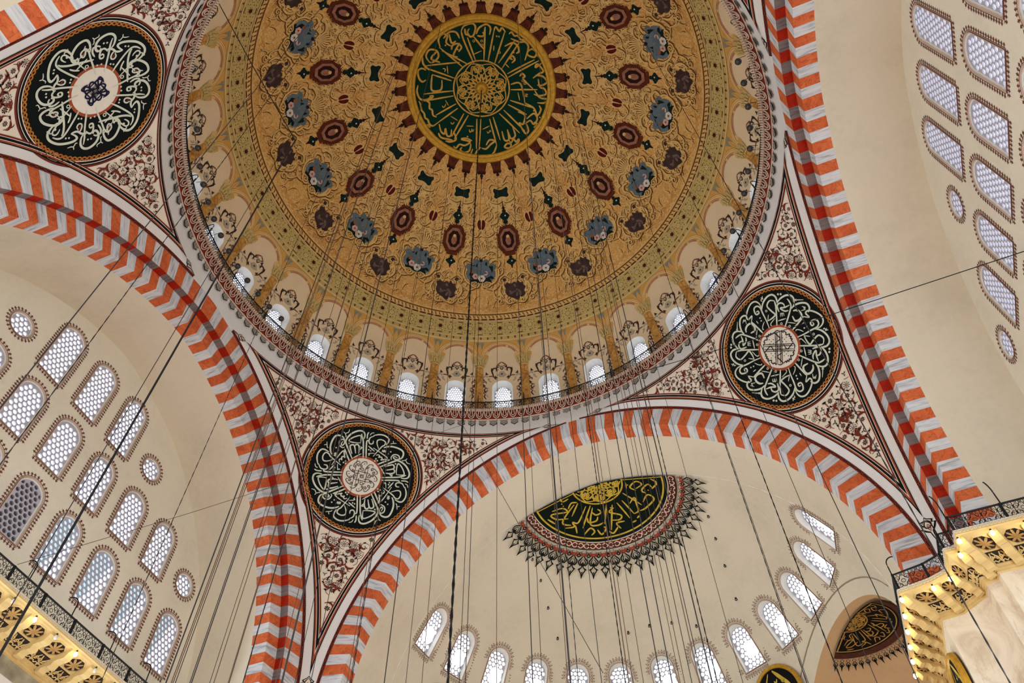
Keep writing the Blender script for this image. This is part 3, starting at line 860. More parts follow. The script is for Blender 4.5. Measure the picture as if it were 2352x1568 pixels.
def gallery(tagname, B, Wl, label_c, label_r, pitch, z0, z1, skip_cons=(), lamp_fn=None, rail_h=.62, hooks=()):
    """B: bead edge plan, Wl: wall plan (same count)"""
    def at(i, t, z): return (lerp(Wl[i][0], B[i][0], t), lerp(Wl[i][1], B[i][1], t), z)
    H = z1 - z0
    P = [(0, -.16), (.05, -.12), (.05, -.05), (.10, -.02), (.10, .06), (.16, .09), (.16, .14)]
    P2 = [(.16, .14), (.44, .40)]; P3 = [(.44, .40), (.48, .44), (.94, .70), (.96, .78), (1.0, .80), (1.0, .97)]
    P4 = [(1.0, 1.06), (-.1, 1.06)]
    root = empty('gallery_cornice', (B[0][0], B[0][1], z1)); tag(root, label_c, 'cornice')
    org = Vector(root.location)
    def band(nm, PP, mat_):
        m_ = Mesh(); n = len(B)
        V = [Vector(at(i, t, z0 + z * H)) - org for t, z in PP for i in range(n)]
        m_.add(V, [(j * n + i, j * n + i + 1, (j + 1) * n + i + 1, (j + 1) * n + i) for j in range(len(PP) - 1) for i in range(n - 1)], mat_)
        return m_.build(nm, root)
    band('moulding', P, M_ST); band('frieze_ground', P2, M_STD); band('soffit', P3, M_ST); band('walkway', [(1.0, .97), (1.0, 1.0)] + P4, M_BEAD)
    # carved scrolls on the frieze, bead ring moulding, coffers, rosettes, consoles
    fz = Mesh(); bd = Mesh()
    for i in range(len(B) - 1):
        a, b, L, T = inner_frame(B, i)
        nb = max(1, int(L / .105))
        for k in range(nb):
            p = a + T * (L * (k + .5) / nb); z = z1 - .02
            bd.tube([Vector((p.x + T.x * .042 * cos(q), p.y + T.y * .042 * cos(q), z + .05 * sin(q))) - org for q in [2 * pi * x / 8 for x in range(8)]], .014, M_BEAD, 4, True)
        wa, wb = Vector(Wl[i]), Vector(Wl[i + 1]); WL = (wb - wa).length
        def on(s, t, z, up=0.0):
            p = wa.lerp(wb, s).lerp(a.lerp(b, s), t); return Vector((p.x, p.y, z0 + z * H - up)) - org
        nt = max(1, int(max(L, WL) / .30))
        for k in range(nt):
            def g(u, v): return on((k + .5 + u) / nt, .17 + .26 * v, .15 + .24 * v, .02)
            for sg in (-1, 1):
                for S in (spiral((sg * .24, .5), .22, 0 if sg > 0 else pi, 1.2, 9, sg), [(sg * .02, .05), (sg * .12, .5), (sg * .4, .95)], [(sg * .48, .1), (sg * .3, .25), (sg * .1, .2)]):
                    fz.tube([g(u, v) for u, v in S], .02, M_ST, 4)
        nc = max(1, int(round((L if L > .8 else max(L, WL)) / pitch)))
        for k in range(nc + 1):
            s = k / nc
            if (s in (0, 1) and i not in (0,)) and s == 0: continue
            if lamp_fn and lamp_fn('hide', i, k): continue
            # console: stacked scroll blocks stepping outwards
            p0, p1 = wa.lerp(wb, s), a.lerp(b, s)
            D = (p1 - p0); Ld = D.length; D.normalize(); N = Vector((-D.y, D.x)); hw = .13
            prof_ = [(.14, .02), (.24, .02), (.28, .16), (.38, .2), (.42, .14), (.52, .18), (.56, .36), (.66, .42), (.70, .38), (.80, .42), (.86, .62), (.93, .72), (.93, .86), (.14, .60)]
            cm = Mesh(); V = []
            o3 = Vector((p0.x, p0.y, z0))
            for sg in (-1, 1):
                for t, z in prof_:
                    q = p0 + D * (t * Ld) + N * (sg * hw); V.append(Vector((q.x, q.y, z0 + z * H - .1)) - org)
            n = len(prof_)
            cm.add(V, [tuple(range(n))[::-1], tuple(range(n, 2 * n))] + [(j, (j + 1) % n, n + (j + 1) % n, n + j) for j in range(n)], M_ST)
            cm.build('console', root)
            if lamp_fn: lamp_fn('lamp', i, k, (p0 + D * (.95 * Ld)), z0 + .66 * H, D)
        for k in range(nc):
            if L < .5: continue
            s = (k + .5) / nc; rm = Mesh(); hw = .31 / max(L, .5) * min(1, L / nc / .9)
            def rg(u, v, up=.02): return on(s + u * hw, .70 + .21 * v, .56 + .125 * v, up)
            oc = [(.95 * cos(pi / 8 + pi / 4 * q), .95 * sin(pi / 8 + pi / 4 * q)) for q in range(8)]
            rm.add([rg(u, v) for u, v in oc], [tuple(range(8))], M_STD)
            rm.add([rg(u * 1.16, v * 1.16, .0) for u, v in oc] + [rg(u, v, .05) for u, v in oc], [(q, (q + 1) % 8, 8 + (q + 1) % 8, 8 + q) for q in range(8)], M_ST)
            for q in range(8):
                aa = 2 * pi * q / 8
                pt = [(0, 0), (.35 * cos(aa - .35), .35 * sin(aa - .35)), (.72 * cos(aa - .16), .72 * sin(aa - .16)), (.85 * cos(aa), .85 * sin(aa)), (.72 * cos(aa + .16), .72 * sin(aa + .16)), (.35 * cos(aa + .35), .35 * sin(aa + .35))]
                rm.add([rg(u, v, .035 + .05 * (1 - hypot(u, v))) for u, v in pt], [tuple(range(6))], M_ROS)
            rm.build('rosette', root)
    fz.build('carved_frieze', root); bd.build('bead_trim', root)
    # railing
    rr = empty('gallery_railing', (B[0][0], B[0][1], z1)); tag(rr, label_r, 'railing'); ro = Vector(rr.location)
    Bi = []
    for i, p in enumerate(B): q = Vector(p).lerp(Vector(Wl[i]), .09); Bi.append(q)
    hr = Mesh()
    for z, r in ((z1 + .02, .018), (z1 + rail_h, .03)):
        hr.tube([Vector((p.x, p.y, z)) - ro for p in Bi], r, M_IRON, 6)
    hr.build('rails', rr)
    for i in range(len(Bi) - 1):
        a, b, L, T = inner_frame(Bi, i)
        n = max(1, int(round(L / .46))); sp = Mesh()
        for k in range(n):
            p = a + T * (L * k / n); w = L / n
            rail_tile(sp, lambda u, v: Vector((p.x + T.x * u, p.y + T.y * u, z1 + .02 + v)) - ro, w, rail_h - .02)
        sp.build('scrollwork_panel', rr)
        if L > .4:
            nn = max(1, int(round(L / 1.38)))
            for k in range(nn + (1 if i == len(Bi) - 2 else 0)):
                p = a + T * (L * k / nn); pm = Mesh()
                pm.box(Vector((p.x, p.y, z1 + rail_h / 2)) - ro, (.035, .035, rail_h / 2 + .02), M_IRON); pm.build('post', rr)
    for (x, y, dx, dy) in hooks:
        hm = Mesh(); q = []
        for k in range(12):
            t = k / 11
            if t < .55: q.append((0, t / .55 * .55))
            else:
                s_ = (t - .55) / .45 * pi * .62; q.append((.22 * (1 - cos(s_)), .55 + .22 * sin(s_)))
        hm.tube([Vector((x + dx * u, y + dy * u, z1 + rail_h - .05 + v)) - ro for u, v in q], .02, M_IRON, 6); hm.build('curved_bracket', rr)
    return root
def bulb(p, d, lit, label, grp=None):
    r = empty('light_bulb', (p[0], p[1], p[2])); tag(r, label, 'light bulb', grp)
    b = Mesh(); b.lathe([(.001, -.17), (.035, -.155), (.058, -.10), (.05, -.05), (.028, -.01), (.026, .0)], (0, 0, 0), M_LAMP if lit else M_GLS, 12); b.build('glass_bulb', r, True)
    s = Mesh(); s.lathe([(.03, -.01), (.03, .05), (.001, .06)], (0, 0, 0), M_SOCK, 10); s.build('socket', r)
    return r
# left gallery, under the left window wall
LB, LW = [(-14.6, -9.86), (-14.6, 9.86)], [(-16.12, -9.86), (-16.12, 9.86)]
LCNT = [0]
def lamp_left(mode, i, k, p=None, z=None, D=None):
    if mode == 'hide': return False
    if p.y < -2.6 or p.y > 7.5: return
    LCNT[0] += 1; lit = LCNT[0] in (3, 5, 7)
    bulb((p.x + .06, p.y, z - .05), D, lit, '%s bulb under the left gallery, %s along its cornice from the left' % ('glowing' if lit else 'unlit clear', ORD[LCNT[0]]))
gallery('left', LB, LW, 'carved stone gallery cornice with consoles and rosettes below the left window wall', 'black scrollwork iron railing along the gallery below the left window wall', .93, 16.72, 17.34, lamp_fn=lamp_left,
        hooks=[(-14.75, y, -.9, -.5) for y in (.65, 2.6, 4.55, 6.5)])
# corner gallery on the right
RB = [(16.2, 8.47), (11.70, 8.47), (11.70, 9.13), (11.36, 9.15), (11.36, 10.12), (10.85, 10.36), (9.9, 10.56), (9.9, 14.8), (10.65, 15.5)]
RW = [(16.2, 9.86), (12.56, 9.86), (12.54, 10.15), (12.2, 10.26), (12.18, 10.8), (11.5, 11.42), (10.85, 11.48), (10.83, 15.0), (11.2, 15.9)]
RCNT = [0]
def lamp_right(mode, i, k, p=None, z=None, D=None):
    if mode == 'hide': return i == 2
    RCNT[0] += 1
    bulb((p.x + D.x * .06, p.y + D.y * .06, z - .05), D, True, 'glowing bulb under the lit corner gallery, %s along its edge from the right' % ORD[min(20, RCNT[0])])
gallery('right', RB, RW, 'brightly lit carved stone gallery cornice stepping around the right corner pier', 'black scrollwork iron railing stepping around the right corner pier', .9, 16.72, 17.34, lamp_fn=lamp_right,
        hooks=[(11.75, 8.6, -.5, -.8), (13.3, 8.6, -.5, -.8), (11.5, 9.4, -.9, .3), (10.0, 10.75, .9, -.1)])
def pier():
    m_ = Mesh(); n = len(RW); zs = [16.62, 12, 6, 0]
    V = [(x, y, z) for z in zs for x, y in RW]
    m_.add(V, [(j * n + i, j * n + i + 1, (j + 1) * n + i + 1, (j + 1) * n + i) for j in range(3) for i in range(n - 1)], M_MAR)
    o = m_.build('wall_pier'); tag(o, 'stepped beige marble corner pier below the lit gallery', 'pier', None, 'structure')
    # plain masonry between the gallery floor and the arch feet
    m2 = Mesh()
    m2.add([(16.2, 9.87, 17.3), (13.4, 9.87, 17.3), (13.4, 9.87, 16.3), (16.2, 9.87, 16.3)], [(0, 1, 2, 3)], M_PL)
    o = m2.build('wall_pier_upper'); tag(o, 'plain cream masonry behind the corner gallery railing', 'wall', None, 'structure')
    m3 = Mesh(); X = -16.12
    def ab():
        t = NT('banded stone', .8, .15); u = t.sep(t.obj())[2]
        br = t.n('ShaderNodeTexBrick'); t.l(t.comb(t.sep(t.obj())[1], u), br.inputs['Vector']); br.inputs['Scale'].default_value = .9
        br.inputs['Color1'].default_value = lin((226, 222, 214)); br.inputs['Color2'].default_value = lin((214, 210, 204)); br.inputs['Mortar'].default_value = lin((188, 184, 178)); br.inputs['Mortar Size'].default_value = .008
        g = t.ramp(t.noise(t.obj(), 2, 5), [(.3, lin((120, 114, 96))), (.7, lin((172, 164, 140)))])
        t.color(t.mix(t.math('GREATER_THAN', u, 16.12), br.outputs[0], g)); return t.m
    m3.add([(X, -9.9, 16.64), (X, 9.9, 16.64), (X, 9.9, 8), (X, -9.9, 8)], [(0, 1, 2, 3)], ab())
    o = m3.build('wall_left_arcade'); tag(o, 'white stone wall with a dark stone band under the left gallery cornice', 'wall', None, 'structure')
pier()
# ------------------------------------------------------------------ drum cornice, railing, columns, arcade
M_LACE = flat('cream lace moulding', (206, 184, 164), .08, 4)
M_LRED = flat('red cornice ground', (122, 44, 32), .08)
M_GREY = flat('grey painted rosette', (168, 160, 150), .05)
def cornice():
    prof_ = [(12.27, 32.64), (12.22, 32.66), (12.2, 32.70), (12.06, 33.16), (11.98, 33.2), (11.98, 33.28), (12.1, 33.3), (13.24, 33.3)]
    root = empty('trim_3', (0, 0, 32.64)); tag(root, 'red and cream lace-like balcony cornice ringing the main dome', 'cornice', None, 'structure')
    m_ = Mesh(); m_.lathe([(r, z - 32.64) for r, z in prof_[2:4]], (0, 0, 0), M_LRED, 256); m_.build('red_ground', root, True)
    m_ = Mesh(); m_.lathe([(r, z - 32.64) for r, z in prof_[:3]], (0, 0, 0), M_LACE, 256); m_.lathe([(r, z - 32.64) for r, z in prof_[3:]], (0, 0, 0), M_LACE, 256); m_.build('ledge', root, True)
    l = Mesh(); N = 180
    def f(k, u, v, out=.05):
        a = 2 * pi * (k + u) / N; z = .06 + .46 * v; r = lerp(12.2, 12.06, v) - out
        return (r * sin(a), r * cos(a), z)
    U = cr([(-.5, .95), (-.40, .6), (-.30, .22), (0, .02), (.30, .22), (.40, .6), (.5, .95)], 3)
    I = cr([(-.10, .98), (-.14, .62), (-.19, .38), (0, .2), (.19, .38), (.14, .62), (.10, .98)], 3)
    for k in range(N):
        l.tube([f(k, u, v) for u, v in U], .028, M_LACE, 4); l.tube([f(k, u, v, .07) for u, v in I], .024, M_LACE, 4)
        for u in (-.5, -.25, 0, .25):
            l.tube([f(k, u, .8, .1), f(k, u + .06, 1.0, .17), f(k, u + .14, 1.16, .10)], [.02, .035, .006], M_LACE, 4)
            l.tube([f(k, u + .12, .8, .1), f(k, u + .06, 1.02, .15), f(k, u - .02, 1.14, .10)], [.018, .03, .006], M_LACE, 4)
    l.build('lace_loops', root)
    d = Deco(lambda u, v, o: ((12.25 - o) * sin(rad(u)), (12.25 - o) * cos(rad(u)), v - 32.64), .02)
    for k in range(144):
        c = 2.5 * k + 1.25
        q = lambda L: [(c + x, 32.63 - y) for x, y in L]
        d.poly(q([(-1.1, 0), (1.1, 0), (.62, .07), (.86, .16), (.8, .3), (.42, .34), (0, .44), (-.42, .34), (-.8, .3), (-.86, .16), (-.62, .07)]), M_BLK, 1)
        d.poly(q([(-.9, .015), (.9, .015), (.52, .085), (.74, .16), (.7, .28), (.36, .31), (0, .40), (-.36, .31), (-.7, .28), (-.74, .16), (-.52, .085)]), M_GREY, 2)
        for sg in (-1, 1):
            d.stroke(q([(0, .05), (sg * .3, .14), (sg * .55, .2)]), .03, M_BLK, 3); d.stroke(q([(0, .36), (sg * .16, .24), (sg * .5, .28)]), .03, M_BLK, 3)
    d.build('painted_rosettes', root)
cornice()
def drum_railing():
    root = empty('balcony_railing', (0, 0, 33.3)); tag(root, 'black scrollwork iron railing circling the foot of the main dome', 'railing')
    R, h = 12.08, .62
    c = lambda a, z: (R * sin(a), R * cos(a), z)
    m_ = Mesh()
    for z, r in ((.03, .018), (h, .03)): m_.tube([c(2 * pi * k / 192, z) for k in range(192)], r, M_IRON, 6, True)
    m_.build('rails', root)
    pm = None; hk = None; po = None
    for b in range(32):
        if pm is None:
            m_ = Mesh(); A = rad(11.25)
            for k in range(6):
                w = A * R / 6
                rail_tile(m_, lambda u, v: c(A * k / 6 + u / R, .03 + v), w, h - .04, .013)
            pm = m_.build('scrollwork_panel', root)
            h_ = Mesh(); q = [(-.06, 0), (-.06, .35), (-.03, .5), (.03, .5), (.10, .35), (.16, .16)]
            h_.tube([(0, R + u * 2.2, h + v) for u, v in q], .02, M_IRON, 6); h_.tube([(0, R - .1, 0), (0, R - .1, h + .1)], .032, M_IRON, 6); hk = h_.build('hooked_post', root)
        else:
            for s in (pm, hk):
                o = s.copy(); COL.objects.link(o); o.parent = root; o.rotation_euler = (0, 0, -rad(11.25 * b))
    return root
drum_railing()
# columns, capitals
M_COL = None
def col_mat():
    t = NT('yellow marble', .7, .2); o = t.obj(); n = t.noise(o, 1.8, 6, .65, 1.5)
    c = t.ramp(n, [(.3, lin((150, 98, 38))), (.5, lin((196, 146, 74))), (.7, lin((224, 178, 108)))])
    v = t.math('ABSOLUTE', t.math('SUBTRACT', t.noise(o, 1.1, 4, .6, 2.0), .5)); vein = t.math('SUBTRACT', 1.0, t.math('MULTIPLY', v, 22), None, True)
    t.color(t.mix(t.math('MULTIPLY', vein, .55), c, lin((112, 62, 26)))); return t.m
M_COL = col_mat()
M_CAP = flat('carved capital', (206, 180, 118), .12, 8)
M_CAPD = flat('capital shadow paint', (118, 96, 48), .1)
def drum_r(z): return sqrt(max(.01, DR * DR - (z - DC) ** 2))
def columns():
    root = empty('painted_column', (0, 0, 0)); zt, zb = zpol(73.2), 33.32
    m_ = Mesh(); n = 8; nz = 10; V = []
    for j in range(nz + 1):
        z = lerp(zb, zt, j / nz); w = lerp(.27, .235, j / nz)
        for k in range(n + 1):
            q = pi * k / n; x = -w * cos(q); y = drum_r(z) - .13 * sin(q) + .01; V.append((x, y, z))
    m_.add(V, [(j * (n + 1) + i, j * (n + 1) + i + 1, (j + 1) * (n + 1) + i + 1, (j + 1) * (n + 1) + i) for j in range(nz) for i in range(n)], M_COL)
    m_.build('shaft', root, True)
    c = Mesh(); zc = zpol(70.5); V = []
    P = [(.24, 0), (.28, .03), (.24, .07), (.24, .2), (.30, .42), (.36, .58), (.40, .62), (.40, .68)]
    H = zc - zt
    for w, h in P:
        z = zt + h / .68 * H
        for k in range(n + 1):
            q = pi * k / n; V.append((-w * cos(q), drum_r(z) - w * .55 * sin(q) + .01, z))
    c.add(V, [(j * (n + 1) + i, j * (n + 1) + i + 1, (j + 1) * (n + 1) + i + 1, (j + 1) * (n + 1) + i) for j in range(len(P) - 1) for i in range(n)], M_CAP)
    for row, (h0, h1, m2) in enumerate(((.08, .34, 6), (.26, .60, 5))):   # curling acanthus leaves
        for k in range(m2):
            q = pi * (k + .5) / m2; L = []
            for t, (rr, hh) in enumerate(((0, 0), (.02, .5), (.06, .85), (.12, 1.0), (.14, .85))):
                w = lerp(.24, .32, row) + rr; z = zt + lerp(h0, h1, hh) / .68 * H
                L.append((-w * cos(q), drum_r(z) - w * .6 * sin(q) - .01, z))
            c.tube(L, [.05, .06, .05, .035, .01], M_CAP, 5)
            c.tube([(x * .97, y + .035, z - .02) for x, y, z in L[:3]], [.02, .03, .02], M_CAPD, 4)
    c.build('capital', root)
    for k in range(32):
        n = k - 30 if k >= 14 else k + 2          # 0 is the column right behind the central cable
        lab = 'yellow marble drum column, ' + ('right behind the thick central cable' if n == 0 else '%s to the %s of the one behind the thick central cable' % (ORD[min(20, abs(n))], 'right' if n > 0 else 'left'))
        o = root if k == 0 else copy_tree(root)
        o.rotation_euler = (0, 0, -rad(11.25 * k)); tag(o, lab, 'column')
columns()
M_ARC = flat('ochre arcade paint', (214, 164, 86), .06, 2)
M_ARC2 = flat('light ochre moulding', (228, 190, 126), .05, 2)
M_ARC3 = flat('dark ochre line', (150, 102, 48), .05, 2)
M_PNK = flat('pinkish marble inlay', (184, 128, 98), .12, 4)
M_TRI = flat('blue grey spandrel', (136, 140, 126), .06, 3)
M_OR1 = flat('brown ornament paint', (134, 92, 72), .08); M_OR2 = flat('dark ornament paint', (62, 46, 44), .08); M_OR3 = flat('grey ornament paint', (176, 164, 142), .05)
def arcade():
    Z0 = spa(zpol(70.45)); Z1 = spa(ZARC)
    def f(u, v, o):                            # u metres at radius 12.9 along the drum, v arc length
        z = spz(v); r = drum_r(z) - o; a = u / 11.9; return (r * sin(a), r * cos(a), z)
    bw = rad(11.25) * 11.9
    d = Deco(f, .011)
    half = bw / 2; yc = Z0; top = Z1 - yc - .02
    # ochre wall between the arches
    n = 20
    ra, rb = 1.0, top
    def el(k, s, sx=1.0): q = pi * k / n; return (-(half - .02) * cos(q) * s * sx, yc + rb * .98 * sin(q) * s)
    A = [el(k, 1.0) for k in range(n + 1)]; Bq = [(-half + bw * k / n, Z1) for k in range(n + 1)]
    d.strip(A, Bq, M_ARC, 1)
    for s0, s1, m2, lay in ((1.0, .985, M_ARC3, 2), (.985, .93, M_ARC2, 2), (.93, .915, M_ARC3, 2), (.915, .84, M_ARC2, 2), (.84, .825, M_ARC3, 2)):
        d.strip([el(k, s0) for k in range(n + 1)], [el(k, s1) for k in range(n + 1)], m2, lay)
    d.strip([el(k, .825) for k in range(n + 1)], [el(k, .70) for k in range(n + 1)], M_ARC2, 1)
    for a, b in ((4, 12), (13, 17)):
        d.strip([el(k, .80) for k in range(a, b + 1)], [el(k, .715) for k in range(a, b + 1)], M_PNK, 2)
    d.strip([el(k, .84) for k in range(0, 3)], [el(k, .62) for k in range(0, 3)], M_ARC, 2); d.strip([el(k, .84) for k in range(18, 21)], [el(k, .62) for k in range(18, 21)], M_ARC2, 2)
    T = [(-.24, Z1 - .10), (.24, Z1 - .10), (.08, Z1 - .36), (0, Z1 - .62), (-.08, Z1 - .36)]
    for sx in (-half, half):
        d.poly([(sx + x * .5 + (.12 if sx < 0 else -.12) * 1, y) for x, y in T], M_TRI, 3)
    arch = d.build('arcade_painting', DRUM)
    # scroll crest around each window
    c = Deco(f, .012); sb = spa(DWZ); tp = sb + DWH
    def mir(L, w, m2, lay=1):
        c.stroke(cr(L, 4), w, m2, lay); c.stroke(cr([(-x, y) for x, y in L], 4), w, m2, lay)
    for y0, s in ((sb + .25, 1), (sb + .75, -1), (sb + 1.2, 1)):
        mir([(.72, y0 - .22), (.86 + .06 * s, y0), (.74, y0 + .16), (.82, y0 + .05)], .07, M_OR1); mir([(.80, y0 - .05), (.9, y0 + .2), (.8, y0 + .32)], .06, M_OR2, 2); mir([(.7, y0 + .1), (.78, y0 + .3)], .06, M_OR3, 2)
    K = [((.70, tp - .55), (.92, tp - .42), (1.0, tp - .15), (.84, tp - .05), (.80, tp - .2)), ((.86, tp - .02), (.98, tp + .22), (.80, tp + .34), (.74, tp + .2)), ((.62, tp + .12), (.80, tp + .5), (.56, tp + .62), (.52, tp + .45)),
         ((.40, tp + .2), (.52, tp + .75), (.30, tp + .86), (.28, tp + .66)), ((.12, tp + .3), (.3, tp + .6), (.14, tp + .8)), ((.3, tp + .05), (.45, tp + .3), (.7, tp + .3)), ((.55, tp - .1), (.7, tp + .1), (.6, tp + .3))]
    for i, L in enumerate(K): mir(list(L), .085, (M_OR1, M_OR3, M_OR1, M_OR2, M_OR3, M_OR1, M_OR3)[i], 1 + i % 2)
    for x, y in ((.95, tp + .05), (.78, tp + .48), (.50, tp + .76), (.22, tp + .95), (.9, tp - .35), (.30, tp + .22)):
        for sg in (-1, 1): c.poly([(sg * (x - .09), y - .05), (sg * (x + .07), y - .09), (sg * (x + .05), y + .13), (sg * (x - .02), y + .02)], M_OR2, 3)
    for k in range(6):
        q = pi * k / 3; c.disc((.11 * cos(q), tp + .42 + .13 * sin(q)), .085, M_OR3, 3, 8)
    c.disc((0, tp + .42), .05, M_OR2, 4, 8)
    R_ = lambda s: [(0, tp + .72 - .19 * s + .19), (.12 * s, tp + .91 - .0), (0, tp + .91 + .19 * s), (-.12 * s, tp + .91)]
    dm = lambda s: [(0, tp + .86 - .17 * s), (.11 * s, tp + .86), (0, tp + .86 + .17 * s), (-.11 * s, tp + .86)]
    c.poly(dm(1), M_OR2, 3); c.poly(dm(.66), M_OR3, 4)
    mir([(.05, tp + .98), (.2, tp + 1.08), (.1, tp + 1.2), (.0, tp + 1.28)], .07, M_OR1, 2)
    crest = c.build('painted_crest', DRUM)
    arch.rotation_euler = crest.rotation_euler = (0, 0, -rad(5.625))
    for k in range(1, 32):
        for s in (arch, crest):
            o = s.copy(); COL.objects.link(o); o.parent = DRUM; o.rotation_euler = (0, 0, -rad(11.25 * (k + .5)))
arcade()
# lamps hanging over the railing on both sides
M_BALL = flat('smoked glass ball', (54, 50, 48), .08, 3, .15, .5)
def balls():
    spots = []
    for a in range(236, 286, 4): spots.append(a + .3)
    L = [(x, 'left') for x in spots] + [(a, 'right') for a in (52, 57, 61.5, 66, 71, 76, 80.5, 85, 90, 94.5)]
    for i, (a, s) in enumerate(L):
        r = empty('globe_lamp', (11.62 * sin(rad(a)), 11.62 * cos(rad(a)), 33.8), -rad(a))
        j = i + 1 if s == 'left' else i - len(spots) + 1
        tag(r, 'dark glass globe lamp on the %s side of the dome railing, %s from the %s' % (s, ORD[j], 'top' if s == 'left' else 'bottom'), 'lamp')
        b = Mesh(); b.lathe([(.001, -.14)] + [(.14 * sin(pi * k / 8), -.14 * cos(pi * k / 8)) for k in range(1, 8)] + [(.001, .14)], (0, 0, 0), M_BALL, 12); b.build('globe', r, True)
        t = Mesh(); t.tube([(0, 0, .13), (0, .02, .24), (0, .16, .3), (0, .38, .24)], .012, M_IRON, 5); t.build('arm', r)
balls()
# ------------------------------------------------------------------ painted pendentive panels
CH = 14.0
def pmap(q):
    return lambda u, v, o: pend(q, pi / 4 + u / CH, pz(v), o)
def p2(az, z): return ((az - pi / 4) * CH, pY(z))
ZTOP = 31.64
def arch_offset(which, d, n=60):
    """(az, z) polyline at surface distance d from an arch edge, from low to high"""
    out = []
    for j in range(n + 1):
        z = lerp(19.3, 31.46, sin(pi / 2 * j / n))
        def P(z):
            if which == 0: u = arc(RO, ZC, z); return Vector((u, SF, z))
            return Vector((SL, arc(R0, ZL, z), z))
        p = P(z); t = (P(min(z + .02, 31.485)) - P(z - .02)).normalized()
        nrm = Vector((p.x, p.y, p.z - ZP)).normalized(); w_ = nrm.cross(t)
        tgt = Vector((12, 12, 31)) if True else None
        # inward is towards the other arch
        inward = Vector((-1, 0, 0)) if False else (Vector((9.9, 9.8, 29.2)) - p)
        if w_.dot(inward) < 0: w_ = -w_
        q = p + w_ * d; out.append((atan2(q.x, q.y), q.z))
    return out
def level(d, e, N=(46, 26)):
    """closed loop in (u, v) for arch distance d and top line ZTOP - e"""
    F = arch_offset(0, d); L = arch_offset(1, d); zt = ZTOP - e
    def at(poly, z):
        for i in range(len(poly) - 1):
            a, b = poly[i], poly[i + 1]
            if a[1] <= z <= b[1]: return lerp(a[0], b[0], (z - a[1]) / max(1e-9, b[1] - a[1]))
        return poly[-1][0] if z > poly[-1][1] else poly[0][0]
    lo, hi = 19.3, 29
    for _ in range(40):
        m_ = (lo + hi) / 2
        if at(F, m_) < at(L, m_): hi = m_
        else: lo = m_
    zb = hi; n, k = N
    zF = min(zt, F[-1][1]); zL = min(zt, L[-1][1])
    A = [(at(F, lerp(zb, zF, sin(pi / 2 * j / n) ** .85)), lerp(zb, zF, sin(pi / 2 * j / n) ** .85)) for j in range(n + 1)]
    B = [(at(L, lerp(zb, zL, sin(pi / 2 * j / n) ** .85)), lerp(zb, zL, sin(pi / 2 * j / n) ** .85)) for j in range(n + 1)]
    T = [(lerp(A[-1][0], B[-1][0], i / k), zt) for i in range(1, k)]
    loop = A + T + B[::-1][:-1]
    return [p2(a, z) for a, z in loop]
LV = {x: level(*x) for x in [(.47, .0), (.51, .02), (.57, .06), (.59, .075), (.68, .16), (.70, .18), (.76, .24)]}
KEY = list(LV)
def guil_strip(q):
    """brown chain band hugging each arch edge"""
    for which in (0, 1):
        A = arch_offset(which, .0, 150); B = arch_offset(which, .13, 150); V = []; UV = []; F = []; s = 0
        lowA = [(p[0], z) for p, z in ()]
        n = len(A)
        for i in range(n):
            if i: s += (Vector(pend(q, *A[i])) - Vector(pend(q, *A[i - 1]))).length
            V += [pend(q, A[i][0], A[i][1], .015), pend(q, B[i][0], B[i][1], .015)]; UV += [(s / .36, 0), (s / .36, 1)]
        F = [(2 * i, 2 * i + 1, 2 * i + 3, 2 * i + 2) for i in range(n - 1)]
        obj('guilloche_border', V, F, M_GUI, PEND[q], True, UV)
RC = Vector((9.86, 9.76, 29.24)); RNRM = Vector((9.86, 9.76, 29.24 - ZP)).normalized()
E1 = Vector((1, -1, 0)).normalized(); E2 = RNRM.cross(E1)
if E2.z < 0: E2 = -E2
def rmap(q):
    """roundel coordinates (metres, b up) to the pendentive surface"""
    sx, sy = QS[q]
    def f(a, b, o):
        s = a if sx * sy < 0 else a
        p = RC + E1 * s + E2 * b; r2 = a * a + b * b
        p += RNRM * (-r2 / (2 * RP)) * -1 * -1
        az = atan2(p.x, p.y); return pend(q, az, p.z, o)
    return f
def r2uv(a, b):
    p = RC + E1 * a + E2 * b - RNRM * ((a * a + b * b) / (2 * RP)); return p2(atan2(p.x, p.y), p.z)
RCIRC = [r2uv(2.86 * cos(2 * pi * k / 72), 2.86 * sin(2 * pi * k / 72)) for k in range(72)]
RCIN = [r2uv(3.0 * cos(2 * pi * k / 48), 3.0 * sin(2 * pi * k / 48)) for k in range(48)]
def subdiv(P, st):
    return [p for p, _ in resample(P, st)]
def flower(d, c, s, kind, rot):
    if kind == 0:                             # black rosette with a pale eye
        for k in range(7):
            a = rot + 2 * pi * k / 7; d.disc((c[0] + s * .62 * cos(a), c[1] + s * .62 * sin(a)), s * .27, M_BLK, 4, 6, s * .2, a)
        d.ring(c, s * .25, s * .44, M_RED, 5, 8); d.disc(c, s * .14, M_BLK, 5, 6)
    elif kind == 1:                           # double rosette
        for k in range(9):
            a = rot + 2 * pi * k / 9; d.disc((c[0] + s * .8 * cos(a), c[1] + s * .8 * sin(a)), s * .19, M_BLK, 4, 5, s * .13, a)
        for k in range(6):
            a = rot + .3 + 2 * pi * k / 6; d.disc((c[0] + s * .42 * cos(a), c[1] + s * .42 * sin(a)), s * .16, M_BLK, 4, 5, s * .11, a)
        d.ring(c, s * .1, s * .24, M_RED, 5, 8)
    else:                                     # small bud with leaves
        for a in (rot, rot + 2.2, rot - 2.2): 
            p = (c[0] + s * .5 * cos(a), c[1] + s * .5 * sin(a)); d.disc(p, s * .42, M_BLK, 4, 6, s * .17, a)
        d.disc(c, s * .16, M_RED, 5, 6)
